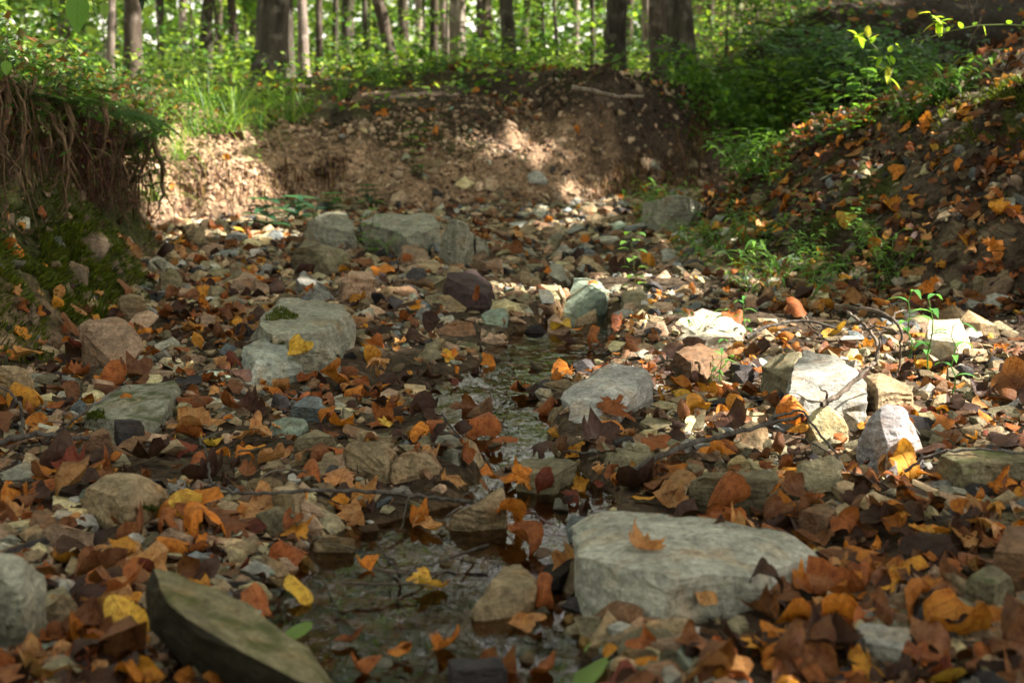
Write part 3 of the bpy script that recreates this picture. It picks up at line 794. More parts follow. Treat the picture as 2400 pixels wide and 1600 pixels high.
# ------------------------------------------------------------------ medium stones, one object each
base_rocks = []
for k in range(14):
    r2 = random.Random(100 + k)
    sx, sy, sz = r2.uniform(.8, 1.2), r2.uniform(.6, 1.0), r2.uniform(.35, .75)
    pts = []
    for _ in range(13):
        v = Vector((r2.gauss(0, 1), r2.gauss(0, 1), r2.gauss(0, 1))).normalized()
        pts.append(Vector((v.x * sx, v.y * sy, v.z * sz)) * .5)
    me, s = hull_rock("creek_stone", pts, 200 + k, target=.12, disp=.035, bevel=.010, cuts=(7, .80, .96))
    me.materials.append(M_ROCK)
    base_rocks.append(me)
PAL = [(C_TAN, "tan"), (C_PINK, "pinkish tan"), (C_OL, "olive"), (C_GG, "grey-green"), (C_GREY, "pale grey"), (C_BR, "brown"), (C_DK, "charcoal"), (C_YEL, "cream"), (C_BLUE, "blue-grey"), (C_TEAL, "teal-grey")]
PALW = [27, 17, 17, 8, 8, 13, 9, 6, 3, 1]
placed = []
tries = 0
nstones = 0
while nstones < 228 and tries < 9000:
    tries += 1
    py = 500 + 1080 * rnd.random() ** .95; px = rnd.uniform(-10, 2410)
    spx = rnd.uniform(28, 84) * (.45 + .75 * (py - 400) / 1000)
    if inside_hero(px, py, 1.0): continue
    if 760 < px < 1340 and py > 1260: 
        if rnd.random() < .75: continue
    if any(math.hypot(px - q[0], (py - q[1]) * 1.5) < (spx + q[2]) * .48 for q in placed): continue
    p = px2w(px, py, .0)
    _, sl, sr, ch, hl, hr = terrain(np.array([p.x]), np.array([p.y]), True)
    if p.y > 8.6 or sl[0] > .3 or sr[0] > 1.3: continue
    if sr[0] > .1 and rnd.random() < .55: continue
    if ch[0] > .5 and rnd.random() < .5: continue
    placed.append((px, py, spx))
    size = spx / F * p.y
    o = bpy.data.objects.new("creek_stone", rnd.choice(base_rocks)); COL.objects.link(o)
    o.location = (p.x, p.y, p.z + size * rnd.uniform(.02, .16)); o.scale = (size * rnd.uniform(.9, 1.3), size * rnd.uniform(.8, 1.2), size * rnd.uniform(.7, 1.1))
    o.rotation_euler = (rnd.gauss(0, .35), rnd.gauss(0, .35), rnd.uniform(0, 6.28))
    cc, cn = rnd.choices(PAL, PALW)[0]
    f = rnd.uniform(.75, 1.12); o.color = (cc[0] * f, cc[1] * f, cc[2] * f, 1)
    szw = "small" if spx < 32 else ("medium" if spx < 50 else "larger")
    tag(o, unique([f"{szw} {cn}", f"{szw} angular {cn}", f"{szw} worn {cn}"], "stone", "lying", px, py), "stone", stone_group)
    add_bvh(o.data, Matrix.LocRotScale(o.location, o.rotation_euler, o.scale))
    nstones += 1
BV = BVHTree.FromPolygons([Vector(v) for v in np.concatenate(allV)], allF)

def rest(x, y):
    z = tz(x, y); nrm = None
    hit = BV.ray_cast(Vector((x, y, 3)), Vector((0, 0, -1)))
    if hit[0] is not None and hit[0].z > z:
        return hit[0].z, hit[1], True
    e = .03
    nrm = Vector((-(tz(x + e, y) - tz(x - e, y)) / (2 * e), -(tz(x, y + e) - tz(x, y - e)) / (2 * e), 1)).normalized()
    return max(z, .004), nrm, False

# ------------------------------------------------------------------ gravel: one mass nobody could count
def small_hulls(n, seed, npts=9):
    out = []
    r2 = random.Random(seed)
    for _ in range(n):
        bm = bmesh.new()
        for _ in range(npts):
            v = Vector((r2.gauss(0, 1), r2.gauss(0, 1), r2.gauss(0, .7))).normalized()
            bm.verts.new(Vector((v.x * .55, v.y * .42, v.z * .30)))
        g = bmesh.ops.convex_hull(bm, input=bm.verts)
        junk = list({q for q in g['geom_interior'] + g['geom_unused'] if isinstance(q, bmesh.types.BMVert)})
        if junk: bmesh.ops.delete(bm, geom=junk, context='VERTS')
        bmesh.ops.triangulate(bm, faces=bm.faces)
        bm.verts.index_update()
        out.append((np.array([v.co[:] for v in bm.verts]), np.array([[v.index for v in f.verts] for f in bm.faces])))
        bm.free()
    return out

def rotmats(a, b, c):
    ca, sa, cb, sb, cc, s_ = np.cos(a), np.sin(a), np.cos(b), np.sin(b), np.cos(c), np.sin(c)
    Rx = np.zeros((len(a), 3, 3)); Rx[:, 0, 0] = 1; Rx[:, 1, 1] = ca; Rx[:, 1, 2] = -sa; Rx[:, 2, 1] = sa; Rx[:, 2, 2] = ca
    Ry = np.zeros_like(Rx); Ry[:, 1, 1] = 1; Ry[:, 0, 0] = cb; Ry[:, 0, 2] = sb; Ry[:, 2, 0] = -sb; Ry[:, 2, 2] = cb
    Rz = np.zeros_like(Rx); Rz[:, 2, 2] = 1; Rz[:, 0, 0] = cc; Rz[:, 0, 1] = -s_; Rz[:, 1, 0] = s_; Rz[:, 1, 1] = cc
    return Rx, Ry, Rz

def frame_from(nrm, spin):
    """rotation matrices whose z axis is nrm, spun about it"""
    n = nrm / np.linalg.norm(nrm, axis=1, keepdims=True)
    t = np.stack([np.cos(spin), np.sin(spin), np.zeros_like(spin)], 1)
    t = t - n * (t * n).sum(1, keepdims=True); t /= np.maximum(1e-6, np.linalg.norm(t, axis=1, keepdims=True))
    b = np.cross(n, t)
    return np.stack([t, b, n], -1)

def scatter(name, protos, pos, mats3, scl, col, material, uvs=None, smooth=False):
    """one mesh made of many copies of the protos"""
    Vs, Fs, Cs, Us = [], [], [], []; base = 0
    pick = rng.integers(0, len(protos), len(pos))
    for k, pr in enumerate(protos):
        m = pick == k
        if not m.any(): continue
        V0, F0 = pr[0], pr[1]
        n = m.sum()
        V = np.einsum('nij,vj->nvi', mats3[m], V0) * scl[m][:, None, None] + pos[m][:, None, :]
        Vs.append(V.reshape(-1, 3))
        Fs.append((F0[None] + (np.arange(n) * len(V0))[:, None, None]).reshape(-1, F0.shape[1]) + base)
        Cs.append(np.repeat(col[m], len(V0), 0))
        if len(pr) > 2: Us.append(np.tile(pr[2], (n, 1)))
        base += n * len(V0)
    me = np_mesh(name, np.concatenate(Vs), np.concatenate(Fs), np.concatenate(Cs), np.concatenate(Us) if Us else None, smooth)
    return link(name, me, mats=[material])

def tnormal(x, y, e=.04):
    gx = (terrain(x + e, y) - terrain(x - e, y)) / (2 * e); gy = (terrain(x, y + e) - terrain(x, y - e)) / (2 * e)
    n = np.stack([-gx, -gy, np.ones_like(gx)], 1)
    return n / np.linalg.norm(n, axis=1, keepdims=True)

def sample_ground(n, y0, y1, power=2.0, umax=.48):
    n = int(n * 1.22)
    """points on the ground, thinning with distance"""
    t = rng.random(n)
    if power == 2: y = 1 / (1 / y0 + t * (1 / y1 - 1 / y0))
    elif power == 1: y = y0 * (y1 / y0) ** t
    else: y = y0 + t * (y1 - y0)
    x = rng.uniform(-umax, umax, n) * (y + .45)
    return x, y

NG = 27000
x1, y1 = sample_ground(NG, 1.55, 9.5, 2)
x2, y2 = sample_ground(17000, 4.8, 10.0, 0, .32)
x = np.concatenate([x1, x2]); y = np.concatenate([y1, y2])
z, sl, sr, ch, hl, hr = terrain(x, y, True)
keep = rng.random(len(x)) < sstep(-.42, .0, fbm(x * 2.6, y * 2.6, 123, 3)) * np.where(ch > .5, .16, 1) * np.where(sl > .02, .7, 1) * np.where(sr > .1, .38, 1) * np.where((sl > .8), .15, 1) * np.where((sl > .02) & (y < 7), .3, 1)
keep &= ~(at_foot(x, y, z) & (rng.random(len(x)) < .8))
x, y, z, sl, sr, ch = (a[keep] for a in (x, y, z, sl, sr, ch))
n = len(x)
s = np.exp(rng.normal(math.log(.021), .5, n)); s = np.clip(s * np.where(y > 4.8, 1.35, 1), np.maximum(.007, .0022 * y), .085)
big = rng.random(n) < .15; s = np.where(big & (sl < .3) & (sr < .5), rng.uniform(.035, .09, n), s)
s = np.where((y > 4.4) & (rng.random(n) < .045) & (sl < .15) & (sr < .2), rng.uniform(.06, .15, n), s)
nr = tnormal(x, y) + rng.normal(0, .35, (n, 3)); fr = frame_from(nr, rng.uniform(0, 6.28, n))
pal = np.array([c for c, _ in PAL]); wts = np.array(PALW, float); wts /= wts.sum()
col = pal[rng.choice(len(pal), n, p=wts)] * rng.uniform(.7, 1.6, (n, 1))
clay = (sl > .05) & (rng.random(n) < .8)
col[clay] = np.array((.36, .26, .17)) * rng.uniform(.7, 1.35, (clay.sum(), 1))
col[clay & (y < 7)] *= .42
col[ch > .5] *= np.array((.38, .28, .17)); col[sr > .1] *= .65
pos = np.stack([x, y, z + s * .08], 1)
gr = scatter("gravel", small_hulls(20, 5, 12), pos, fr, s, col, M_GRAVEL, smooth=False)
tag(gr, "loose gravel and stone chips between the leaves", kind="stuff")
x = rng.uniform(-2.2, 2.3, 60000); y = rng.uniform(7.4, 11.4, 60000)
z, sl, sr, ch, hl, hr = terrain(x, y, True)
m = (sl > .0) & (sl < .85) & (rng.random(len(x)) < .75); x, y, z, hl = x[m][:15000], y[m][:15000], z[m][:15000], hl[m][:15000]; n = len(x)
s = np.clip(np.exp(rng.normal(math.log(.019), .5, n)), .010, .06)
fr = frame_from(tnormal(x, y) + rng.normal(0, .5, (n, 3)), rng.uniform(0, 6.28, n))
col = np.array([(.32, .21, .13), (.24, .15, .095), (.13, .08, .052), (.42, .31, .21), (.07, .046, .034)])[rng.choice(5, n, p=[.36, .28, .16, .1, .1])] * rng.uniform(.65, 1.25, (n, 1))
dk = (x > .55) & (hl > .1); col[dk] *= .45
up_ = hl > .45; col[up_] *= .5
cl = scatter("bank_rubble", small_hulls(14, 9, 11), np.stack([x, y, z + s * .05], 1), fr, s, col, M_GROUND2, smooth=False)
tag(cl, "crumbled clods and chips of clay on the cut banks", kind="stuff")

# ------------------------------------------------------------------ leaves
def outline_tulip(a, r2):
    """radius of a four-lobed leaf at angle a (0 = tip direction +y)"""
    pts = [(0, .36), (.25, .52), (.62, .62), (.95, .42), (1.35, .40), (1.75, .56), (2.15, .52), (2.7, .42), (3.14, .34)]
    t = abs(((a + math.pi) % (2 * math.pi)) - math.pi)
    return float(np.interp(t, [p[0] for p in pts], [p[1] for p in pts]))
def outline_maple(a, r2):
    t = abs(((a + math.pi) % (2 * math.pi)) - math.pi)
    pts = [(0, .62), (.22, .42), (.42, .30), (.62, .40), (.85, .56), (1.05, .42), (1.3, .28), (1.6, .36), (1.95, .46), (2.2, .34), (2.6, .30), (3.14, .22)]
    return float(np.interp(t, [p[0] for p in pts], [p[1] for p in pts]))
def outline_oval(a, r2):
    t = abs(((a + math.pi) % (2 * math.pi)) - math.pi)
    return .36 / math.sqrt((math.sin(t) / .82) ** 2 + (math.cos(t) / 1.45) ** 2) * (1 + .10 * math.exp(-(t / .25) ** 2))
def leaf_proto(kind, seed, rings=5, segs=36, crump=1.0):
    r2 = random.Random(seed)
    fn = {'tulip': outline_tulip, 'maple': outline_maple, 'oval': outline_oval, 'torn': outline_tulip, 'narrow': lambda a, r: outline_oval(a, r) * (.55 + .45 * abs(math.cos(a)))}[kind]
    P = [(0, 0)]; 
    jag = [r2.gauss(0, .16 if kind == 'torn' else .025) for _ in range(segs)]
    if kind == 'torn':
        a0 = r2.randrange(segs)
        for q in range(segs // 4): jag[(a0 + q) % segs] -= .45
    for i in range(1, rings + 1):
        f = i / rings
        for j in range(segs):
            a = 2 * math.pi * j / segs
            rr = fn(a, r2) * f * (1 + jag[j] * f)
            P.append((math.sin(a) * rr, math.cos(a) * rr))
    P = np.array(P)
    Fc = []
    for j in range(segs): Fc.append((0, 1 + (j + 1) % segs, 1 + j))
    for i in range(rings - 1):
        a0 = 1 + i * segs; b0 = a0 + segs
        for j in range(segs):
            j2 = (j + 1) % segs
            Fc.append((a0 + j, a0 + j2, b0 + j2)); Fc.append((a0 + j, b0 + j2, b0 + j))
    uv = P.copy()
    V = np.column_stack([P, np.zeros(len(P))])
    # fold along the midrib
    V[:, 2] += r2.uniform(-.15, .55) * np.abs(V[:, 0]) * crump
    # crumples
    for _ in range(3):
        kx, ky, ph = r2.uniform(-9, 9), r2.uniform(-9, 9), r2.uniform(0, 6)
        V[:, 2] += .034 * crump * np.sin(V[:, 0] * kx + V[:, 1] * ky + ph)
    ang = np.arctan2(P[:, 0], P[:, 1]); rad = np.hypot(P[:, 0], P[:, 1])
    V[:, 2] += .045 * crump * (rad / .5) ** 2 * np.sin(ang * r2.choice([3, 4, 5]) + r2.uniform(0, 6))
    # curl edges round random axes
    for _ in range(r2.choice([3, 3, 4])):
        th = r2.uniform(0, 2 * math.pi); d = np.array([math.cos(th), math.sin(th)]); t0 = r2.uniform(-.05, .2); k = r2.uniform(2.2, 6.5) * crump
        u = V[:, 0] * d[0] + V[:, 1] * d[1] - t0
        m = u > 0; uu = np.minimum(u[m] * k, 2.3); R_ = 1 / k
        du = R_ * np.sin(uu) - u[m]
        V[m, 0] += d[0] * du; V[m, 1] += d[1] * du; V[m, 2] += R_ * (1 - np.cos(uu)) * (1 if r2.random() < .85 else -1)
    if r2.random() < .5: V[:, 2] *= -1      # lying with its edges turned down
    V[:, 2] -= V[:, 2].min() * .85
    return V, np.array(Fc), uv
kinds = ['tulip', 'torn', 'oval', 'tulip', 'narrow', 'torn', 'maple', 'oval']
HI = [leaf_proto(kinds[k % 8], 300 + k, crump=(.55 + .09 * (k % 9))) for k in range(22)]
hi_mesh = []
for k, (V, Fc, uv) in enumerate(HI):
    me = np_mesh("fallen_leaf", V, Fc, None, uv); me.materials.append(M_LEAF); hi_mesh.append(me)
LEAFPAL = [(lin(194, 124, 50), "orange", 16), (lin(204, 146, 56), "golden", 9), (lin(152, 92, 52), "rust", 15), (lin(178, 134, 88), "tan", 19), (lin(122, 82, 54), "brown", 21), (lin(68, 48, 40), "dark brown", 22), (lin(112, 58, 44), "red-brown", 3), (lin(206, 170, 72), "yellow", 2)]
leaf_group = "fallen leaves strewn over the creek bed"
LC = {n: c for c, n, _ in LEAFPAL}; LC["green"] = lin(130, 164, 76)
ZC = Vector((0, 0, 1))
def put_leaf(px, py, spx, cname, mesh_i=None, tilt=.35, face=0.0, label=None, z_up=.0):
    p = px2w(px, py, .01)
    if p.y > 12: return None
    z, nrm, on = rest(p.x, p.y)
    if on:
        # stand it where the ray meets the stone
        d = Vector(((px - 1200) / F, 1, -(py - HZ) / F)).normalized()
        hit = BV.ray_cast(Vector((0, 0, CH)), d)
        if hit[0] is not None: p, nrm = hit[0], (hit[1] + Vector((0, 0, 1.2))).normalized(); z = p.z
    n = (nrm + Vector((rnd.gauss(0, tilt), rnd.gauss(0, tilt) - face, 0))).normalized()
    o = bpy.data.objects.new("fallen_leaf", hi_mesh[mesh_i if mesh_i is not None else rnd.randrange(len(hi_mesh))]); COL.objects.link(o)
    q = ZC.rotation_difference(n).to_matrix().to_4x4() @ Matrix.Rotation(rnd.uniform(0, 6.28), 4, 'Z')
    s = spx / F * p.y
    o.matrix_world = Matrix.Translation((p.x, p.y, z + .003 + z_up + .12 * s * face)) @ q @ Matrix.Scale(s, 4)
    cc = LC[cname]; f = rnd.uniform(.78, 1.15); o.color = (cc[0] * f, cc[1] * f * rnd.uniform(.93, 1.06), cc[2] * f, 1)
    shape = "crumpled" if tilt > .3 else "flat-lying"
    if label is None: label = unique([f"{shape} {cname}", f"curled {cname}", f"dry lobed {cname}"], "leaf", "", px, py)
    tag(o, label, "leaf", leaf_group)
    return o
HL = [(2230,1490,215,"orange",.15,.45),(1960,1475,175,"orange",.3,.3),(1830,1530,165,"orange",.3,.1),(2125,1120,150,"golden",.2,.9),(1702,1172,125,"rust",.1,.9),(1815,1185,105,"orange",.3,.8),
 (1505,1290,110,"tan",.2,.2),(1775,1375,135,"dark brown",.3,.3),(1882,1370,95,"orange",.3,.9),(1988,1230,80,"golden",.3,.6),(1985,1310,68,"golden",.2,.2),(425,1215,165,"orange",.25,.3),(470,1265,140,"orange",.15,.1),
 (225,1310,120,"tan",.3,.4),(310,1375,160,"brown",.3,.3),(300,1480,165,"yellow",.3,.3),(330,1420,60,"golden",.2,.5),(1230,1285,150,"rust",.3,.1),(1180,1225,125,"orange",.3,.2),(985,1225,90,"orange",.3,.3),
 (1290,1410,110,"rust",.3,.9),(1240,1460,90,"tan",.3,.4),(1440,965,95,"rust",.2,.8),(1425,1005,100,"orange",.2,.3),(1125,1015,105,"rust",.3,.4),(1175,1045,75,"rust",.3,.2),(448,988,68,"golden",.1,.3),
 (395,1045,75,"yellow",.3,.2),(500,1040,75,"yellow",.3,.4),(245,1095,85,"rust",.3,.3),(430,1060,85,"red-brown",.3,.1),(55,965,110,"golden",.3,.4),(100,1000,80,"orange",.3,.2),(210,950,60,"golden",.3,.3),
 (1355,1140,60,"golden",.3,.6),(1345,1170,62,"red-brown",.2,.5),(1225,1130,75,"orange",.3,.9),(1280,1145,65,"red-brown",.3,.3),(1455,1125,70,"orange",.3,.5),(1515,1140,105,"tan",.15,.2),(698,828,68,"yellow",.3,.9),
 (495,745,75,"rust",.3,.2),(480,725,72,"orange",.3,.2),(470,690,56,"golden",.3,.4),(408,578,60,"golden",.2,.4),(1050,840,56,"yellow",.3,.8),(1400,808,66,"rust",.3,.4),(1150,850,50,"orange",.3,.5),(1980,665,66,"golden",.1,1.0),
 (2180,295,60,"orange",.2,1.0),(2090,485,58,"golden",.2,.9),(1955,785,70,"yellow",.2,.4),(2030,820,62,"golden",.3,.4),(1720,955,62,"golden",.3,.4),(1660,925,60,"golden",.4,.7),(688,1255,85,"golden",.3,.3),(1560,930,55,"golden",.3,.3),
 (1045,1510,90,"orange",.3,.1),(860,1570,95,"rust",.3,.3),(2100,1385,130,"orange",.2,.2),(2180,1250,110,"golden",.4,.4),(2335,1150,95,"orange",.3,.4),(700,1400,115,"yellow",.2,.3),(865,1325,70,"orange",.3,.3),
 (2360,935,150,"brown",.15,.8),(2310,985,60,"orange",.2,.8),(2160,870,60,"golden",.3,.4),(2230,960,55,"orange",.3,.3),(1860,975,85,"orange",.4,.9),(1870,1015,65,"golden",.3,.6),(95,1150,85,"rust",.3,.3),(40,1210,90,"tan",.3,.2),(170,1500,120,"brown",.3,.3),
 (60,1560,120,"rust",.3,.3),(220,1560,140,"brown",.3,.2),(730,1130,90,"rust",.4,.8),(850,1180,110,"tan",.2,.3),(790,1190,80,"golden",.3,.1),(600,1050,65,"golden",.3,.3),(740,1075,90,"brown",.3,.3),(130,700,50,"tan",.4,.4),(195,820,75,"red-brown",.3,.9),(170,840,60,"dark brown",.3,.6),
 (180,880,85,"rust",.3,.3),(270,900,80,"rust",.3,.4),(530,860,60,"tan",.3,.3),(720,890,70,"rust",.3,.4),(1290,960,70,"rust",.4,.5),(900,990,80,"rust",.3,.3),(860,840,62,"golden",.3,.4),(885,870,60,"tan",.3,.3),(2270,570,62,"golden",.3,.8),(2330,580,50,"orange",.3,.8),(2110,410,50,"orange",.2,.9),
 (820,1500,80,"brown",.3,.2),(640,1540,90,"rust",.3,.2),(1500,1560,110,"golden",.2,.1),(1800,1440,120,"brown",.3,.2),(1650,1420,100,"tan",.2,.1),(2370,1540,90,"brown",.3,.3),(1700,1560,150,"rust",.3,.2),(2050,1590,130,"golden",.3,.2),(1900,1590,100,"rust",.3,.5),
 (960,610,38,"rust",.3,.3),(930,510,38,"brown",.2,.5),(1118,695,40,"rust",.2,.8),(745,615,50,"orange",.3,.6),(730,690,38,"orange",.2,.7),(1290,650,44,"orange",.3,.7),(1390,670,40,"orange",.3,.6),(1510,445,30,"orange",.2,.9),(1020,312,26,"orange",.2,.9),(1110,215,28,"orange",.3,.9),(215,275,34,"orange",.2,1.0)]
nl = 0
for (px, py, s, c, t, f) in HL:
    lab = None
    if (px, py) == (2230, 1490): lab = "very large orange leaf with spread lobes, blurred, low in the picture"
    if (px, py) == (1505, 1290): lab = "curled tan leaf resting on top of the broad grey-green boulder"
    if (px, py) == (2125, 1120): lab = "upright golden orange leaf in front of the lavender-grey stone"
    if put_leaf(px, py, s * .94, c, None, t * .8, f * .6, lab): nl += 1
# green fresh leaves at the near edge
for (px, py, s, lab) in [(1385,1585,150,"large fresh green leaf on wet gravel at the pool outlet"),(1418,1525,105,"narrow fresh green leaf above the larger green one"),(1868,1512,60,"small round green leaf among orange leaves"),(1815,1538,55,"bright lime scrap of leaf on brown litter"),(700,1480,70,"pale green leaf beside the tilted foreground slab")]:
    o = put_leaf(px, py, s, "green", 4, .12, .15, lab)
    fv = leaf_proto('tulip' if s > 80 else 'oval', 77, crump=.22); o.data = np_mesh('fresh_leaf', fv[0], fv[1], None, fv[2]); o.name = 'fresh_leaf'; o.data.materials.append(M_GREENO); o["group"] = "fresh green leaves dropped on the creek bed"
# the rest of the nearest leaves
while nl < 292:
    py = 1600 - 920 * rnd.random() ** .75; px = rnd.uniform(-20, 2420)
    if inside_hero(px, py, .95) and rnd.random() < .97: continue
    if 740 < px < 1340 and py > 1240 and rnd.random() < .88: continue
    if 1330 < px < 1760 and 1330 < py < 1500: continue
    if inside_hero(px, py, 1.2) and rnd.random() < .6: continue
    if inside_hero(px, py - 30, 1.0) and rnd.random() < .8: continue
    if 1010 < px < 1330 and 700 < py < 1100 and rnd.random() < .85: continue
    c = rnd.choices([n for _, n, _ in LEAFPAL], [q for _, _, q in LEAFPAL])[0]
    if put_leaf(px, py, rnd.uniform(.042, .078) * (py - HZ) / CH , c, None, rnd.choice([.15, .3]), rnd.choice([0, .05, .2])): nl += 1
# litter mass
LO = [leaf_proto(kinds[k % 8], 500 + k, rings=2, segs=16, crump=(.6 + .1 * (k % 8))) for k in range(16)]
x1, y1 = sample_ground(6400, 1.5, 10.5, 2)
x2, y2 = sample_ground(3800, 6.5, 16, 1, .40)
x3 = rng.normal(-1.05, .35, 600); y3 = rng.uniform(4.2, 6.5, 600)
x4 = rng.uniform(.9, 3.0, 4200); y4 = rng.uniform(4.6, 8.8, 4200)
x5, y5 = sample_ground(2500, 12, 40, 1, .40)
x = np.concatenate([x1, x2, x3, x4, x5]); y = np.concatenate([y1, y2, y3, y4, y5])
z, sl, sr, ch, hl, hr = terrain(x, y, True)
nn = vnoise(x * 2.5, y * 2.5, 91)
keep = (rng.random(len(x)) < np.where((y < 2.5) & (np.abs(x) < .3), .6, 1) * np.where((y < 2.75) & (np.abs(x + .1) < .32), .25, 1) * np.where((y < 2.12) & (y > 1.85) & (x > .05) & (x < .36), .1, 1) * np.where(ch > .4, .34, 1) * np.where((sl > .05) & (hl < .45), .38, 1) * (.75 + .9 * nn))
keep &= ~(at_foot(x, y, z) & (rng.random(len(x)) < .85))
x, y, z, sl, sr = (a[keep] for a in (x, y, z, sl, sr)); n = len(x)
s = np.clip(np.exp(rng.normal(math.log(.043), .45, n)), .016, .10)
nr = tnormal(x, y) + rng.normal(0, .24, (n, 3)) + np.array([0, -.05, 0]); fr = frame_from(nr, rng.uniform(0, 6.28, n))
lp = np.array([c for c, _, _ in LEAFPAL]); lw = np.array([q for _, _, q in LEAFPAL], float)
lw2 = lw * np.array([.95, .7, 1.2, .9, 1.6, 1.9, .7, .4]); lw2 /= lw2.sum()
col = lp[rng.choice(len(lp), n, p=lw2)] * rng.uniform(.55, 1.15, (n, 1))
pos = np.stack([x, y, np.where(rng.random(n) < .5, np.maximum(z, .004), np.maximum(z, -.03)) + .003 + rng.uniform(0, .014, n)], 1)
lt = scatter("leaf_litter", LO, pos, fr, s, col, M_LITTER, smooth=True)
tag(lt, "fallen leaf litter over bed, slope and forest floor", kind="stuff")
# tiny bits: stems, needles, shreds
x, y = sample_ground(9000, 1.6, 9.5, 2); z = terrain(x, y)
strip = np.array([[-.5, -.035, 0], [.5, -.02, .03], [.5, .02, .03], [-.5, .035, 0]]); stripf = np.array([[0, 1, 2, 3]])
m = terrain(x, y, True)[3] < .3; x, y, z = x[m], y[m], z[m]
n = len(x); nr = tnormal(x, y) + rng.normal(0, .2, (n, 3)); fr = frame_from(nr, rng.uniform(0, 6.28, n))
col = np.array([lin(120, 90, 60), lin(70, 48, 36), lin(50, 38, 30)])[rng.integers(0, 3, n)] * rng.uniform(.6, 1.2, (n, 1))
sh = scatter("litter_debris", [(strip, stripf)], np.stack([x, y, np.maximum(z, 0) + .008], 1), fr, rng.uniform(.015, .06, n), col, M_LITTER)
tag(sh, "needles, leaf stems and shreds among the gravel", kind="stuff")

# ================================================================== plants, wood, trees
class MB:
    """collects ribbons and tubes (quads) with a colour per vertex"""
    def __init__(s): s.V = []; s.F = []; s.C = []; s.U = []; s.n = 0
    def add(s, V, Fq, col, uv=None):
        V = np.asarray(V, float); s.V.append(V); s.F.append(np.asarray(Fq) + s.n)
        s.C.append(np.tile(np.asarray(col, float), (len(V), 1)) if np.ndim(col) == 1 else np.asarray(col)); s.U.append(uv if uv is not None else np.zeros((len(V), 2)) + .3)
        s.n += len(V)
    def tube(s, pts, r, col, k=6):
        P = np.array(pts, float); n = len(P)
        r = np.broadcast_to(np.asarray(r, float), (n,)) if np.ndim(r) else np.full(n, r)
        T = np.gradient(P, axis=0); T /= np.maximum(1e-9, np.linalg.norm(T, axis=1, keepdims=True))
        up = np.array([0.31, .17, .93]); A = np.cross(T, up); A /= np.maximum(1e-9, np.linalg.norm(A, axis=1, keepdims=True)); B = np.cross(T, A)
        a = np.linspace(0, 2 * np.pi, k, endpoint=False)
        V = P[:, None] + r[:, None, None] * (np.cos(a)[None, :, None] * A[:, None] + np.sin(a)[None, :, None] * B[:, None])
        idx = np.arange(n * k).reshape(n, k); nx = np.roll(idx, -1, 1)
        Fq = np.stack([idx[:-1], nx[:-1], nx[1:], idx[1:]], -1).reshape(-1, 4)
        s.add(V.reshape(-1, 3), Fq, col)
    def blade(s, o, d, L, W, droop, col, n=4, fold=.25, shape='leaf', roll=0.0):
        """a leaf blade from o in direction d, drooping; three columns so that it is folded on its midrib"""
        d = np.array(d, float); d /= np.linalg.norm(d); o = np.array(o, float)
        side = np.cross(d, (0, 0, 1)); side /= max(1e-6, np.linalg.norm(side)); up = np.cross(side, d)
        if roll:
            side, up = side * math.cos(roll) + up * math.sin(roll), up * math.cos(roll) - side * math.sin(roll)
        V = []; U = []
        for i in range(n + 1):
            t = i / n
            w_ = W * .5 * {'leaf': math.sin(math.pi * min(1, t ** .8 * .97 + .03)) ** .8 if t < 1 else .02, 'grass': (1 - t) ** .6 * .9 + .05, 'round': max(.04, math.sqrt(max(0, 1 - (2 * t - 1) ** 2)))}[shape]
            c = o + d * L * t - np.array([0, 0, 1]) * droop * L * t * t
            V += [c - side * w_ + up * w_ * fold, c, c + side * w_ + up * w_ * fold]
            U += [(-w_ / max(W, 1e-6), t), (0, t), (w_ / max(W, 1e-6), t)]
        Fq = []
        for i in range(n):
            a = i * 3
            Fq += [(a, a + 1, a + 4, a + 3), (a + 1, a + 2, a + 5, a + 4)]
        s.add(V, Fq, col, np.array(U))
    def build(s, name, mat, parent=None, smooth=True):
        me = np_mesh(name, np.concatenate(s.V), np.concatenate(s.F), np.concatenate(s.C), np.concatenate(s.U), smooth)
        return link(name, me, parent, [mat])

GREENS = [lin(86, 120, 44), lin(104, 138, 50), lin(70, 104, 44), lin(130, 156, 58), lin(60, 92, 48)]
def gcol(f=1.0, pal=GREENS):
    c = rnd.choice(pal); q = rnd.uniform(.75, 1.2) * f
    return (c[0] * q, c[1] * q, c[2] * q)

def copy_thing(root, loc, rz, scale=1.0, label=None, group=None):
    r = root.copy(); COL.objects.link(r); r.location = loc; r.rotation_euler = (rnd.gauss(0, .05), rnd.gauss(0, .05), rz); r.scale = (scale,) * 3
    if label: r["label"] = label
    if group: r["group"] = group
    for ch in kids.get(root.name, []):
        c = ch.copy(); COL.objects.link(c); c.parent = r
    return r
kids = {}

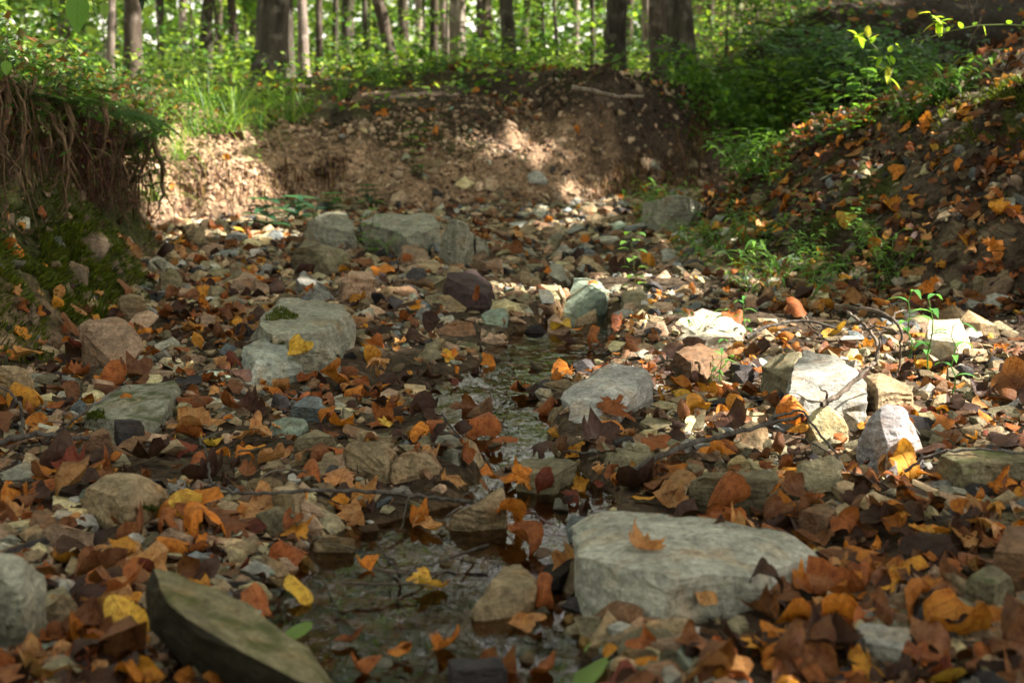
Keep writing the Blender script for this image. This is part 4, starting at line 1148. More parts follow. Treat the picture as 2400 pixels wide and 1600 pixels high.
# ------------------------------------------------------------------ trees
trees = []     # (x, y, object)
def make_tree(px, D, wpx, mat, lean=0.0, label="", bend=0.0, tall=11, xx=None):
    x = (px - 1200) / F * D if xx is None else xx; y = D; z = tz(x, y) - .08
    root = empty("tree", (x, y, z)); tag(root, label, "tree", "trees of the wood behind the creek")
    r = wpx / F * D / 2 if xx is None else wpx
    mb = MB(); pts = []; rr = []
    for i in range(26):
        t = i / 25; h = tall * t ** 1.5
        pts.append((lean * h + bend * math.sin(h * .8) + .02 * math.sin(h * 2.3 + px) * r * 8, .03 * math.sin(h + px), h))
        rr.append(r * (1 - .55 * t) * (1 + .55 * math.exp(-h * 4.5 / max(r * 8, .5))))
    mb.tube(pts, rr, (0, 0, 0), 14)
    V = mb.V[0]; V += (np.stack([fbm(V[:, 0] * 9 + px, V[:, 2] * 3, 7, 3), fbm(V[:, 1] * 9, V[:, 2] * 3 + px, 8, 3), 0 * V[:, 0]], 1)) * r * .35
    for k in range(3):     # limbs under the crown
        h = rnd.uniform(.5, .8) * tall; a = rnd.uniform(0, 6.28); L = rnd.uniform(1.2, 2.4)
        b = np.array([lean * h, 0, h]); q = [b + np.array([math.cos(a) * L * t, math.sin(a) * L * t, L * .6 * t]) for t in (0, .33, .66, 1)]
        mb.tube(q, [r * .35, r * .25, r * .16, r * .05], (0, 0, 0), 6)
    t = mb.build("trunk", mat, root)
    kids[root.name] = [t]
    trees.append((x + lean * tall * .8, y, root))
    return root
BGT = [ # px, distance, width px, material, lean, bend, label
 (318, 13, 46, M_BARKM, -.02, 0, "grey tree half hidden by the ferns on the left bank"),
 (262, 11, 20, M_BARKP, .01, 0, "thin pale sunlit tree just above the fern bank"),
 (480, 17, 30, M_BARKD, .03, .02, "dim crooked tree beyond the tall grass"),
 (548, 18, 24, M_BARKM, -.03, 0, "thin brown tree between the crooked one and the thick dark one"),
 (430, 22, 20, M_BARKP, 0, 0, "pale slender tree far behind the tall grass"),
 (640, 12.5, 78, M_BARKD, -.015, 0, "thickest dark tree of the left side, lichen on its bark"),
 (676, 13.4, 34, M_BARKD, -.01, 0, "dark tree pressed against the thickest dark one"),
 (716, 13.6, 27, M_BARKP, -.07, .02, "pale speckled tree leaning left beside the dark pair"),
 (752, 16, 18, M_BARKM, -.02, 0, "thin brown tree right of the pale speckled one"),
 (815, 22, 34, M_BARKD, 0, 0, "dark straight tree before the bright yellow gap"),
 (930, 14, 32, M_BARKM, -.22, .0, "brown tree leaning strongly left across the bright gap"),
 (945, 21, 26, M_BARKM, 0, .02, "upright tree crossing behind the strongly leaning one"),
 (1012, 15.5, 22, M_BARKM, .015, .02, "slim brown tree, left one of a close pair"),
 (1045, 16, 22, M_BARKP, -.04, .02, "slim sunlit tree, right one of a close pair"),
 (1078, 15, 40, M_BARKP, -.02, 0, "stout pinkish pale tree with sun on its base"),
 (1140, 20, 30, M_BARKM, .02, 0, "hazy brown tree right of the stout pale one"),
 (1194, 12.5, 36, M_BARKD, -.05, .0, "dark ridged tree rooted on the far bank crest"),
 (1310, 14, 9, M_BARKD, -.06, .01, "pencil-thin black sapling trunk"),
 (1350, 24, 16, M_BARKP, 0, 0, "thin pale tree deep in the green gap"),
 (1434, 12.2, 52, M_BARKD, .10, -.05, "curved dark mossy tree bending to the right"),
 (1515, 20, 26, M_BARKP, 0, 0, "bright white-barked tree seen between the curved and twin trees"),
 (1548, 11.2, 42, M_BARKM, -.03, 0, "light brown tree, left one of the twin trees on the crest"),
 (1592, 11.8, 80, M_BARKD, -.01, 0, "very thick dark tree, right one of the twin trees on the crest"),
 (1727, 14, 17, M_BARKP, 0, .03, "thin sunlit tree on the leafy hillside"),
 (2215, 15, 28, M_BARKD, 0, 0, "dark tree on top of the shaded steep bank"),
 (1260, 30, 30, M_BARKM, 0, 0, "distant brown tree behind the pencil-thin trunk"),
 (880, 32, 26, M_BARKM, .02, 0, "distant brown tree inside the bright yellow gap"),
 (600, 28, 26, M_BARKM, 0, 0, "distant brown tree left of the thickest dark one"),
 (150, 20, 30, M_BARKM, 0, 0, "far brown tree showing above the fern bank"),
 (1120, 26, 16, M_BARKD, .01, .02, "very slim dark tree far between the stout pale and ridged trees"),
 (980, 25, 18, M_BARKP, -.02, .02, "slim pale tree far behind the close pair"),
 (780, 19, 16, M_BARKD, .03, .01, "slim dark tree leaning right before the bright gap"),
 (860, 17, 14, M_BARKD, -.04, 0, "thin dark tree at the side of the leaning brown one"),
 (1230, 22, 20, M_BARKM, .02, 0, "slim brown tree right of the dark ridged tree"),
 (1390, 18, 14, M_BARKD, -.02, .02, "thin dark tree close left of the curved mossy one"),
 (1475, 26, 22, M_BARKM, 0, 0, "slim brown tree framed between the curved and white-barked trees"),
 (510, 26, 16, M_BARKM, .02, 0, "slim faint tree behind the dim crooked one"),
 (380, 18, 20, M_BARKD, -.03, .02, "slim dark tree left of the pale slender one"),
 (1660, 17, 20, M_BARKM, .04, 0, "slim brown tree on the hillside beside the very thick one"),
 (1800, 18, 16, M_BARKD, -.03, 0, "slim dark tree high on the leafy hillside"),
]
for (px, D, wpx, m, ln, bd, lab) in BGT: make_tree(px, D, wpx, m, ln, lab, bd)
# unseen trees added on the sunny side, crowns placed to shade the creek
near = []
for i, (x, y) in enumerate([(7.6, 2.2), (8.6, 5.6), (7.9, 9.4), (9.2, 13.2)]):
    r = make_tree(0, y, .16, M_BARKD, 0, ["tall shade tree on the slope nearest the big sunlit slab", "tall shade tree above the mossy right slope", "tall shade tree above the bend of the creek", "tall shade tree above the dark undercut bank"][i], xx=x)
    near.append((x, y, r))
# canopy leaves set along the sun's rays, gaps cut to light chosen spots
S = np.array(SUN_AZ_DIR[:])
GAPS = []
def gap(px, py, r, h=0.0, D=None):
    p = px2w(px, py, h) if D is None else Vector(((px - 1200) / F * D, D, CH - (py - HZ) / F * D))
    GAPS.append((np.array(p[:]), r))
for g in [(400,215,.30),(470,250,.24),(440,300,.28),(390,340,.28),(400,400,.30),(430,460,.32),(490,510,.30),(540,430,.18),(560,550,.18),(620,560,.10),(330,230,.2),(520,200,.18),
          (1150,320,.10),(1205,345,.12),(1250,370,.08),(1385,470,.13),(1420,500,.12),(1300,525,.10),(1335,500,.09),(1230,540,.05),
          (1600,760,.12),(1660,765,.16),(1720,775,.16),(1790,780,.14),(1560,850,.07),(2380,900,.1),(2380,800,.12),(1850,800,.13),(1900,870,.16),(1960,900,.18),(2040,860,.14),(2000,960,.12),(1930,1000,.10),(2090,990,.14),(2180,780,.14),(2250,840,.15),(2120,900,.12),(2330,850,.10),(2200,980,.10),(2300,940,.08),
          (1495,870,.09),(1440,880,.07),(1640,920,.08),(1720,930,.07),(1560,930,.05),(1790,1000,.05),(1500,960,.03),(1620,1020,.03),(1740,1010,.04),(2010,1110,.05),(2100,1130,.06),
          (1900,110,.13,0,5.2),(2050,200,.10,0,5.4),(2200,90,.12,0,5.2),(2330,60,.12,0,5.2),(2150,300,.10),(2330,210,.12),(2290,180,.1),(1960,470,.05),(2160,560,.06),(1850,640,.07),(1950,670,.05),(1830,690,.05),(2330,560,.06),(1700,590,.05),(1560,590,.06),(1610,540,.05),
          (1780,380,.15),(1850,410,.12),(1950,300,.08),(2050,420,.05),
          (300,70,.32,0,6.2),(200,110,.24,0,5.8),(100,60,.28,0,5.6),(60,130,.10,0,5.0),(250,180,.10,0,6.0),(1300,120,1.3,0,16),(1390,90,1.2,0,18),(1490,70,.9,0,16),(1680,60,.8,0,14),(1740,90,.5,0,13.5),(1650,120,.6,0,13),(830,110,1.8,0,20),(1100,100,1.0,0,18),(1250,60,1.5,0,24),(600,120,.6,0,15),(450,110,.7,0,16),(950,150,.6,0,14),(1230,160,.4,0,13),(1550,20,1.0,0,22),(720,170,.4,0,12),(200,60,1.0,0,14),(1000,150,.3,0,14.5),(1080,200,.2,0,14),(620,260,.07),(1020,215,.12),(830,240,.12)]:
    gap(*g)
GP = np.array([g[0] for g in GAPS]); GR = np.array([g[1] for g in GAPS])
def canopy(n, x0, x1, y0, y1, t0, t1, size, z0=.3, gapmask=True, clump=None):
    G = np.stack([rng.uniform(x0, x1, n), rng.uniform(y0, y1, n), np.full(n, z0)], 1)
    Q = G + S * rng.uniform(t0, t1, (n, 1))
    keep = np.ones(n, bool)
    if gapmask:
        for P, r in GAPS:
            d = Q - P; d = d - (d @ S)[:, None] * S
            dd = np.linalg.norm(d, axis=1) + .35 * size * rng.uniform(-.4, 1, n)
            keep &= dd > r * 1.2 + size * .36
    if clump is not None:
        keep &= (vnoise(G[:, 0] * clump[0], G[:, 1] * clump[0], 77) > np.where(G[:, 0] > .17 * G[:, 1], -.15, clump[1] + .02))
    return Q[keep]
leafq = np.array([[0, -.5, 0], [.30, -.1, .06], [.22, .28, .05], [0, .5, -.02], [-.22, .28, .05], [-.30, -.1, .06]]); leaff = np.array([[0, 1, 5, 5], [1, 2, 4, 5], [2, 3, 4, 4]])
def quadfix(): pass
leafv = np.array([[0, -.5, 0], [.28, -.02, .07], [0, .5, -.03], [-.28, -.02, .07]]); leafvf = np.array([[0, 1, 2, 3]])
def leaf_cloud(name, Q, size, pal, mat, parent=None, flat=.5, var=.35):
    n = len(Q)
    nr = np.stack([rng.normal(0, 1, n), rng.normal(0, 1, n), np.abs(rng.normal(0, 1, n)) + flat * 3], 1)
    size = size * np.exp(rng.normal(0, .28, n))
    fr = frame_from(nr, rng.uniform(0, 6.28, n))
    col = np.array(pal)[rng.integers(0, len(pal), n)] * rng.uniform(1 - var, 1 + var, (n, 1))
    base = np.array(parent.location[:]) if parent is not None else np.zeros(3)
    o = scatter(name, [(leafv, leafvf)], Q - base, fr, size * rng.uniform(.7, 1.3, n), col, mat)
    if parent is not None: o.parent = parent
    return o
def to_trees(Q, size, cand):
    T = np.array([(t[0], t[1]) for t in cand])
    d = ((Q[:, None, :2] - T[None]) ** 2).sum(-1); own = d.argmin(1)
    for k, t in enumerate(cand):
        m = own == k
        if m.sum() < 5:
            m = np.zeros(len(Q), bool); m[rng.integers(0, len(Q), 3)] = True
        q = Q[m]
        leaf_cloud("crown", q, size, GREENS[:3], M_GREEN, t[2], flat=.6)
Q = canopy(26000, -3.8, 5.2, .2, 13, 7.5, 11.5, .22)
to_trees(Q, .27, near)
Qb = canopy(16000, -14, 16, 13, 50, 8, 13, .5, z0=1.5, clump=(.42, .12))
Qo = np.stack([rng.uniform(-5, 4, 5200), rng.uniform(2, 15, 5200), rng.uniform(6.5, 9.5, 5200)], 1)  # leaves added over the creek to dim the sky light and its reflection
Qo = Qo[vnoise(Qo[:, 0] * .6, Qo[:, 1] * .6, 55) > -.18]
okm = np.ones(len(Qo), bool)
for P, r in GAPS:      # openings kept so the sun still reaches its chosen patches
    d = Qo - P; d = d - (d @ S)[:, None] * S; okm &= np.linalg.norm(d, axis=1) > r * 1.12 + .12
Qo = Qo[okm]
Qh = np.stack([rng.uniform(-12, 10, 10500), rng.uniform(13.5, 32, 10500), rng.uniform(7, 15, 10500)], 1)  # higher leaves added to block sky mirrored in the pool
Qh = Qh[vnoise(Qh[:, 0] * .45, Qh[:, 1] * .45, 66) > -.05]
okm = np.ones(len(Qh), bool)
for P, r in GAPS:
    d = Qh - P; d = d - (d @ S)[:, None] * S; okm &= np.linalg.norm(d, axis=1) > r * 1.1 + .2
Qh = Qh[okm]
Qb2 = canopy(900, -14, 16, 13, 50, 8, 13, .5, z0=1.5)
to_trees(Qo, .30, trees[:23])
to_trees(np.concatenate([Qb, Qb2, Qh]), .58, [t for t in trees if t[2] not in [q[2] for q in near]])

# ------------------------------------------------------------------ understory saplings
def sapling_proto(seed, h=2.6, leaves=520, lsize=.085):
    r2 = random.Random(seed)
    root = empty("sapling", (0, 0, 0))
    mb = MB(); lv = MB()
    pts = [(math.sin(t * 3 + seed) * .05 * h * t, math.cos(t * 2 + seed) * .05 * h * t, h * t) for t in np.linspace(0, 1, 8)]
    mb.tube(pts, np.linspace(.016, .004, 8), (0, 0, 0), 6)
    P = []
    nb = 16
    for b in range(nb):
        t = r2.uniform(.12, 1); a = r2.uniform(0, 6.28); L = r2.uniform(.5, 1.1) * (1.15 - .5 * t)
        o = np.array(pts[min(7, int(t * 7))]); d = np.array([math.cos(a), math.sin(a), r2.uniform(0, .35)])
        mb.tube([o, o + d * L * .5, o + d * L + np.array([0, 0, -.06])], [.006, .004, .002], (0, 0, 0), 4)
        for _ in range(leaves // nb):
            u = r2.uniform(.15, 1.05); sp = .26 * L
            P.append(o + d * L * u + np.array([r2.gauss(0, sp), r2.gauss(0, sp), r2.gauss(0, .035)]))
    st = mb.build("stem", M_BARKD, root)
    P = np.array(P); n = len(P)
    nr = np.stack([rng.normal(0, .45, n), rng.normal(0, .45, n), np.ones(n)], 1)
    col = np.array(GREENS)[rng.integers(0, 5, n)] * rng.uniform(.7, 1.3, (n, 1))
    f = scatter("foliage", [(leafv, leafvf)], P, frame_from(nr, rng.uniform(0, 6.28, n)), lsize * rng.uniform(.7, 1.3, n), col, M_GREEN)
    f.parent = root; kids[root.name] = [st, f]
    return root
protos = [sapling_proto(k, [1.6, 2.4, 3.0, 2.0][k], [420, 560, 700, 480][k]) for k in range(4)]
marks = ["behind the dark tall grass", "beside the thickest dark tree", "by the pale speckled tree", "in front of the bright yellow gap", "by the strongly leaning tree", "by the close pair of slim trees", "by the stout pale tree", "by the dark ridged tree",
         "by the pencil-thin trunk", "by the curved mossy tree", "behind the twin trees", "on the leafy hillside", "above the shaded steep bank"]
mpx = [430, 620, 720, 820, 930, 1020, 1080, 1190, 1310, 1440, 1570, 1750, 2150]
sizes = ["waist-high", "low bushy", "tall slender", "wide-spreading", "bright leafy", "dim leafy", "sparse", "thick-leaved", "drooping", "layered", "open-crowned", "narrow"]
k = 0
spots = []
for i in range(54):
    D = rnd.choice([13.5, 15, 17, 19, 22, 25, 29]) * rnd.uniform(.94, 1.08); px = -40 + 2300 * ((i * .618034) % 1)
    spots.append((px, D))
spots += [(1800, 11.4), (1700, 12.4), (1770, 12.8), (1860, 14)]
usedp = set(); extra_s = ["pale", "shaded", "sunlit", "slanting"]
for i, (px, D) in enumerate(spots):
    x = (px - 1200) / F * D
    if px > 1610 and D > 13: continue
    near_m = marks[int(np.argmin([abs(px - q) for q in mpx]))]
    lab = None
    for sname in sizes:
        l2 = f"{sname} green sapling {near_m}"
        if l2 not in used: used[l2] = 1; lab = l2; break
    lab = lab or f"{extra_s[i % 4]} green sapling {near_m}"
    pr = protos[i % 4]
    if pr.name not in usedp:
        usedp.add(pr.name)
        pr.location = (x, D, tz(x, D) - .05); o = pr
        tag(o, lab, "sapling", "saplings in the woodland understory")
    else:
        s_ = rnd.uniform(.8, 1.2) * (.55 if D < 14.5 else 1)
        o = copy_thing(pr, (x, D, tz(x, D) - .05), rnd.uniform(0, 6.28), s_, lab, "saplings in the woodland understory")
        o["category"] = "sapling"
# far woodland: nobody could count its leaves
n = 26000
yy = rng.uniform(27, 62, n); xx = rng.uniform(-.42, .42, n) * yy
zz = terrain(xx, yy) + rng.uniform(0, 1, n) * (.085 * yy + .6)
m = vnoise(xx * .35 + 5, zz * .8 + yy * .1, 33) > -.22
Qf = np.stack([xx, yy, zz], 1)[m]
qt = np.stack([rng.uniform(-22, 22, 3500), rng.uniform(42, 64, 3500), rng.uniform(5, 22, 3500)], 1); Qf = np.concatenate([Qf, qt, qt + rng.normal(0, .5, qt.shape)])  # high leaves above the view, added to block sky reflected in the pool
th = rng.uniform(math.radians(-250), math.radians(62), 9000); rd = rng.uniform(9.5, 15, 9000)  # unseen leaf ring, added to cut low sky light from sides and behind
ring = np.stack([np.sin(th) * rd, 4 + np.cos(th) * rd, rng.uniform(0, 1, 9000) * 8.5], 1)
ang = np.degrees(np.arctan2(ring[:, 0], ring[:, 1])); ring = ring[(np.abs(ang) > 33)]
tz_ = np.where(np.abs(ring[:, 1]) < 40, terrain(ring[:, 0], np.maximum(ring[:, 1], .5)), 0); ring[:, 2] = np.maximum(ring[:, 2], tz_ * .6)
o = leaf_cloud("surrounding_foliage", ring, .62, GREENS[:3], M_GREEN, flat=.1)
tag(o, "leafy understory closing in round the creek beside and behind the viewpoint", kind="stuff")
o = leaf_cloud("distant_foliage", Qf, .34, [lin(88, 122, 46), lin(112, 144, 54), lin(76, 108, 44), lin(150, 172, 74)], M_GREEN, flat=.2)
tag(o, "sunlit green foliage of the distant wood", kind="stuff")
# low green cover on the forest floor and the crest of the banks
n = 32000
x, y = sample_ground(n, 8.4, 24, 1, .40)
z, sl, sr, ch, hl, hr = terrain(x, y, True)
dens = sstep(.50, .78, hl + .25 * vnoise(x * 2, y * 2, 3)) * (sl > 0) * (.55 + 1.2 * sstep(-.2, .25, fbm(x * 1.3, y * 1.3, 14, 3)))
dens = np.where((x > -1.3) & (x < 1.2) & (sl < 1.1), dens * .25, dens)
dens = np.where((x > .17 * y), dens * .05, dens)
keep = rng.random(len(x)) < dens
x, y, z = x[keep], y[keep], z[keep]
hh = rng.random(len(x)) ** 1.4 * (.10 + .30 * np.clip(vnoise(x * 2.2, y * 2.2, 19) + .5, 0, 1))
o = leaf_cloud("undergrowth", np.stack([x, y, z + hh], 1), .055, GREENS + [lin(150, 170, 70)], M_GREEN, flat=.5)
tag(o, "low green undergrowth covering the forest floor", kind="stuff")
# creeping green on the right slope's upper edge and lip of the bend
x = rng.normal(1.72, .26, 6500); y = rng.normal(10.5, .6, 6500); z, sl, sr, ch, hl, hr = terrain(x, y, True)
x = np.concatenate([x, rng.normal(1.52, .22, 3800)]); y = np.concatenate([y, rng.normal(9.85, .25, 3800)]); z, sl, sr, ch, hl, hr = terrain(x, y, True)
m = (sl > .12); x, y, z = x[m], y[m], z[m]
o = leaf_cloud("bank_weeds", np.stack([x, y, z + rng.random(len(x)) ** 1.3 * .30 * (.4 + .8 * np.clip(vnoise(x * 3, y * 3, 8) + .5, 0, 1))], 1), .045, GREENS[:3] + [lin(60, 96, 36)], M_GREEN, flat=.4)
tag(o, "dense green weeds spilling over the bend's bank", kind="stuff")

# ------------------------------------------------------------------ grass and ferns on the left bank
def grass_tuft(seed, nb=42, L=.42, pal=None, W=.007):
    r2 = random.Random(seed); mb = MB()
    for _ in range(nb):
        a = r2.uniform(0, 6.28); el = r2.uniform(.5, 1.45); l = L * r2.uniform(.5, 1.15)
        d = np.array([math.cos(a) * math.cos(el), math.sin(a) * math.cos(el), math.sin(el)])
        mb.blade((r2.gauss(0, .03), r2.gauss(0, .03), 0), d, l, W * r2.uniform(.7, 1.3), r2.uniform(.35, .95), gcol(1.1, pal or GREENS), n=7, shape='grass', fold=.4)
    return mb
def place_unique(o, lab, cat, group): tag(o, lab, cat, group)
gm = []
for k in range(5):
    o = grass_tuft(k, 46, .50 + .06 * k).build("grass_tuft", M_GREEN); gm.append(o)
gp = [(400, 200, 8.6), (440, 180, 8.9), (480, 210, 8.8), (520, 190, 9.0), (560, 215, 9.0), (600, 230, 9.1), (650, 235, 9.3), (450, 240, 8.4), (500, 250, 8.5), (550, 255, 8.6), (610, 265, 8.8), (370, 170, 8.2), (350, 230, 7.6), (420, 260, 8.1), (680, 260, 9.0), (720, 250, 9.4), (640, 200, 9.8), (560, 170, 9.8), (480, 165, 9.6), (330, 160, 7.8),
      (1700, 250, 10.6), (1760, 280, 10.8), (1820, 330, 10.9), (1850, 260, 11.4), (1640, 210, 10.4), (900, 230, 10.8), (1000, 220, 11.2), (1100, 210, 11.4), (1250, 190, 11.6), (800, 230, 10.4), (1350, 180, 11.8), (1450, 170, 11.6)]
adj = ["arching", "bright arching", "long-bladed", "sunlit", "dense", "wispy", "drooping", "tall", "short", "tangled", "pale", "dark", "fine", "coarse", "swaying", "feathery", "upright", "leaning", "sprawling", "seedy", "thin", "spiky", "loose", "fresh", "shaded", "soft", "ragged", "straggling", "low", "bristly", "bent", "yellowing"]
for i, (px, py, D) in enumerate(gp):
    x = (px - 1200) / F * D; z = tz(x, D)
    o = gm[i] if i < 5 else bpy.data.objects.new("grass_tuft", gm[i % 5].data)
    if i >= 5: COL.objects.link(o)
    o.location = (x, D, z - .01); o.rotation_euler = (0, 0, rnd.uniform(0, 6.28)); o.scale = (rnd.uniform(.8, 1.2),) * 3
    tag(o, f"{adj[i]} grass tuft on the " + ("sunny left bank top" if px < 760 else ("weedy bend of the far bank" if px > 1600 else "crest behind the clay bank")), "grass tuft", "grass tufts on the bank tops")

def lipline(t):
    """points on the lip of the near left bank, t from 0 (near) to 1 (far corner)"""
    A = [(-1.84, 4.25, .82), (-1.80, 4.6, .84), (-1.77, 4.9, .84), (-1.76, 5.3, .78), (-1.74, 5.8, .72), (-1.72, 6.3, .64), (-1.80, 6.7, .6)]
    u = t * (len(A) - 1); k = min(len(A) - 2, int(u)); f = u - k
    return np.array(A[k]) * (1 - f) + np.array(A[k + 1]) * f
def fern_frond(mb, o, d, L, col, droop=.5):
    o = np.array(o, float); d = np.array(d, float); d /= np.linalg.norm(d)
    n = 18; P = [o + d * L * t - np.array([0, 0, 1]) * droop * L * t * t for t in np.linspace(0, 1, n)]
    mb.tube(P, np.linspace(.0025, .0008, n), lin(90, 80, 40), 4)
    side = np.cross(d, (0, 0, 1)); side /= np.linalg.norm(side)
    for i in range(2, n):
        t = i / n; l = L * .26 * math.sin(math.pi * min(1, .12 + t * .88)) ** .8 + .004
        for sg in (-1, 1):
            mb.blade(P[i], side * sg + d * .35 + np.array([0, 0, -.1]), l, L * .045, .25, col, n=2, fold=.1)
def fern(seed, nf, L):
    r2 = random.Random(seed); mb = MB()
    for k in range(nf):
        a = r2.uniform(0, 6.28)
        fern_frond(mb, (0, 0, 0), (math.cos(a), math.sin(a), r2.uniform(.2, 1.1)), L * r2.uniform(.7, 1.15), gcol(.85, [lin(66, 104, 44), lin(84, 124, 52), lin(54, 88, 46)]), r2.uniform(.4, .9))
    return mb
fm = [fern(k, 9, .20 + .03 * k).build("fern", M_GREEN) for k in range(4)]
fp = [(40, 130, 4.9), (110, 140, 5.1), (170, 150, 5.3), (230, 170, 5.6), (280, 200, 5.9), (320, 240, 6.2), (150, 90, 5.8), (60, 70, 5.6), (240, 110, 6.3), (330, 290, 6.4), (310, 340, 6.4), (20, 60, 5.2), (200, 60, 6.4)]
fl = ["nearest the picture edge", "over the root curtain", "beside the dangling orange leaf", "in the middle of the fern bank", "above the reddish rootlets", "on the overhang's corner", "behind the root curtain", "under the broad hanging leaves", "next to the grey tree", "trailing down the bank corner", "drooping lowest at the bank corner", "half hidden behind another fern", "farthest back on the fern bank"]
for i, (px, py, D) in enumerate(fp):
    x = (px - 1200) / F * D; z = max(tz(x, D), CH - (py + 30 - HZ) / F * D - .12)
    o = fm[i] if i < 4 else bpy.data.objects.new("fern", fm[i % 4].data)
    if i >= 4: COL.objects.link(o)
    o.location = (x, D, z); o.rotation_euler = (0, rnd.uniform(0, .3), rnd.uniform(0, 6.28)); o.scale = (rnd.uniform(.85, 1.2),) * 3
    tag(o, "green fern " + fl[i], "fern", "ferns on the left bank")
# leafy cover on the near left bank top
n = 7000
x = rng.uniform(-3.1, -1.6, n); y = rng.uniform(4.4, 8.6, n); z, sl, *_ = terrain(x, y, True); m = (sl > np.where(y > 6.9, .95, .3)) & (z > .55) & ((y < 7) | (rng.random(n) < .6)); x, y, z = x[m], y[m], z[m]
o = leaf_cloud("bank_herbs", np.stack([x, y, z + rng.random(len(x)) ** 1.5 * .34], 1), .035, GREENS + [lin(150, 175, 80)], M_GREEN, flat=.35)
tag(o, "small leafy herbs on top of the left bank", kind="stuff")
n = 5200
tt = rng.random(n) ** .8; Lp = np.array([lipline(float(t)) for t in tt])
Q = Lp + np.stack([rng.normal(.02, .09, n), rng.normal(-.02, .10, n), rng.normal(.05, .08, n)], 1) - np.stack([0 * tt, 0 * tt, (rng.random(n) < .30) * rng.random(n) * (.10 + .22 * tt)], 1)
o = leaf_cloud("creeping_herbs", Q, .028, [lin(70, 104, 44), lin(96, 130, 52), lin(56, 84, 40), lin(110, 110, 60), lin(118, 84, 52)], M_GREEN, flat=.25)
tag(o, "creeping herbs spilling over the edge of the left bank", kind="stuff")
# vine with broad leaves hanging at the top left
def leafy_stem(name, path, leaves, mat_leafs, label, cat, stemcol=lin(90, 90, 50), r=.003, group=None, shape='leaf', droop=.25):
    path = [np.array(p, float) for p in path]; c = path[0]
    root = empty(name, tuple(c)); tag(root, label, cat, group)
    mb = MB(); P = [p - c for p in path]; mb.tube(P, np.linspace(r, r * .4, len(P)), stemcol, 5)
    st = mb.build("stem", M_GREEN, root)
    ks = [st]
    for (t, d, L, W, col) in leaves:
        k = min(len(P) - 2, int(t * (len(P) - 1))); f = t * (len(P) - 1) - k
        o = P[k] * (1 - f) + P[k + 1] * f
        lb = MB(); lb.blade(o, d, L, W, droop, col, n=6, shape=shape); ks.append(lb.build("leaf", mat_leafs, root))
    kids[root.name] = ks
    return root
def W3(px, py, D): return ((px - 1200) / F * D, D, CH - (py - HZ) / F * D)
M_GREENV = mat_leaf("broad_green_leaf", True, trans=.4, veins=True, rough=.4, spec=.35, blotch=False)
leafy_stem("vine", [W3(60, -60, 4.6), W3(150, -30, 4.6), W3(230, 10, 4.6), W3(300, -20, 4.6), W3(340, -30, 4.6)],
           [(.35, (.02, -.1, -1), .105, .075, lin(96, 140, 48)), (.45, (.3, 0, -.8), .05, .035, lin(110, 150, 60)), (.75, (.9, -.1, -.35), .08, .04, lin(40, 70, 30)), (.9, (.25, -.1, -1), .06, .035, lin(36, 62, 30)), (.2, (-.3, -.1, -.8), .06, .04, lin(120, 150, 60)), (.55, (.1, -.2, -1), .05, .03, lin(120, 150, 60))],
           M_GREENV, "vine with broad heart-shaped leaves hanging over the left bank", "vine")
leafy_stem("vine", [W3(20, 60, 4.5), W3(16, 110, 4.5), W3(14, 150, 4.5)], [(.9, (.1, -.2, -1), .04, .034, lin(110, 150, 50)), (.5, (.6, -.2, -.5), .03, .02, lin(80, 120, 40))], M_GREENV, "short vine tip with one round leaf before the root curtain", "vine", r=.0015)

# ------------------------------------------------------------------ roots hanging from the left bank
# turf that overhangs the cut: part of the bank itself
def overhang(name, line, rad, seed, col1, col2, label, sag=1.0):
    n = 90; k = 16; V = []; C = []
    for i in range(n):
        t = i / (n - 1); p = np.array(line(t)); q = np.array(line(min(1, t + .01))) - np.array(line(max(0, t - .01))); q[2] = 0; q /= np.linalg.norm(q)
        s_ = np.array([q[1], -q[0], 0]); e = min(1, max(.03, t / .08)) * min(1, max(.03, (1 - t) / .08))
        for j in range(k):
            a = 2 * math.pi * j / k
            nz = 1 + .28 * float(fbm(np.array([t * 14 + math.cos(a) * .8]), np.array([math.sin(a) * .8 + seed]), seed, 3)[0])
            V.append(p + s_ * math.cos(a) * rad * nz * e * 1.25 + np.array([0, 0, 1]) * math.sin(a) * rad * nz * e * sag - np.array([0, 0, rad * .35]))
            C.append(np.array(col1) * (1 - (j % 2) * 0) if vnoise(np.array([t * 20]), np.array([a * 2]), 3)[0] > 0 else np.array(col2))
    idx = np.arange(n * k).reshape(n, k); nx = np.roll(idx, -1, 1)
    Fq = np.stack([idx[:-1], idx[1:], nx[1:], nx[:-1]], -1).reshape(-1, 4)
    o = link(name, np_mesh(name, V, Fq, np.array(C)), mats=[M_GROUND]); tag(o, label, kind="structure")
overhang("bank", lipline, .055, 4, (.05, .055, .02), (.06, .04, .028), "overhanging turf edge of the left bank")
M_ROOT = mat_bark("root_bark", lin(78, 58, 44), lin(150, 122, 96), 50)
rootm = []
for k in range(9):
    r2 = random.Random(900 + k); mb = MB(); L = r2.uniform(.24, .52); pts = []; x = z = yv = 0.0
    for i in range(14):
        t = i / 13; pts.append((.09 * math.sin(t * (3 + k % 4) + k) * t + r2.gauss(0, .008), .07 * math.sin(t * 4 + k * 2) * t + r2.gauss(0, .006), -L * t + .03 * math.sin(t * 9 + k)))
    mb.tube(pts, np.linspace([.004, .014, .003, .007, .002, .010, .003, .005, .002][k], .001, 14), (0, 0, 0), 6)
    if k % 2: mb.tube([pts[6], (pts[6][0] + .03, pts[6][1] - .02, pts[6][2] - .07), (pts[6][0] + .05, pts[6][1], pts[6][2] - .16)], [.003, .002, .001], (0, 0, 0), 5)
    rootm.append(mb)
rm = [m_.build("hanging_root", M_ROOT) for m_ in rootm]
rl = ["pale", "thin brown", "forked", "thick woody", "wavy", "hair-fine", "long straight", "short curled", "knobbly", "twisted", "split", "bleached"]
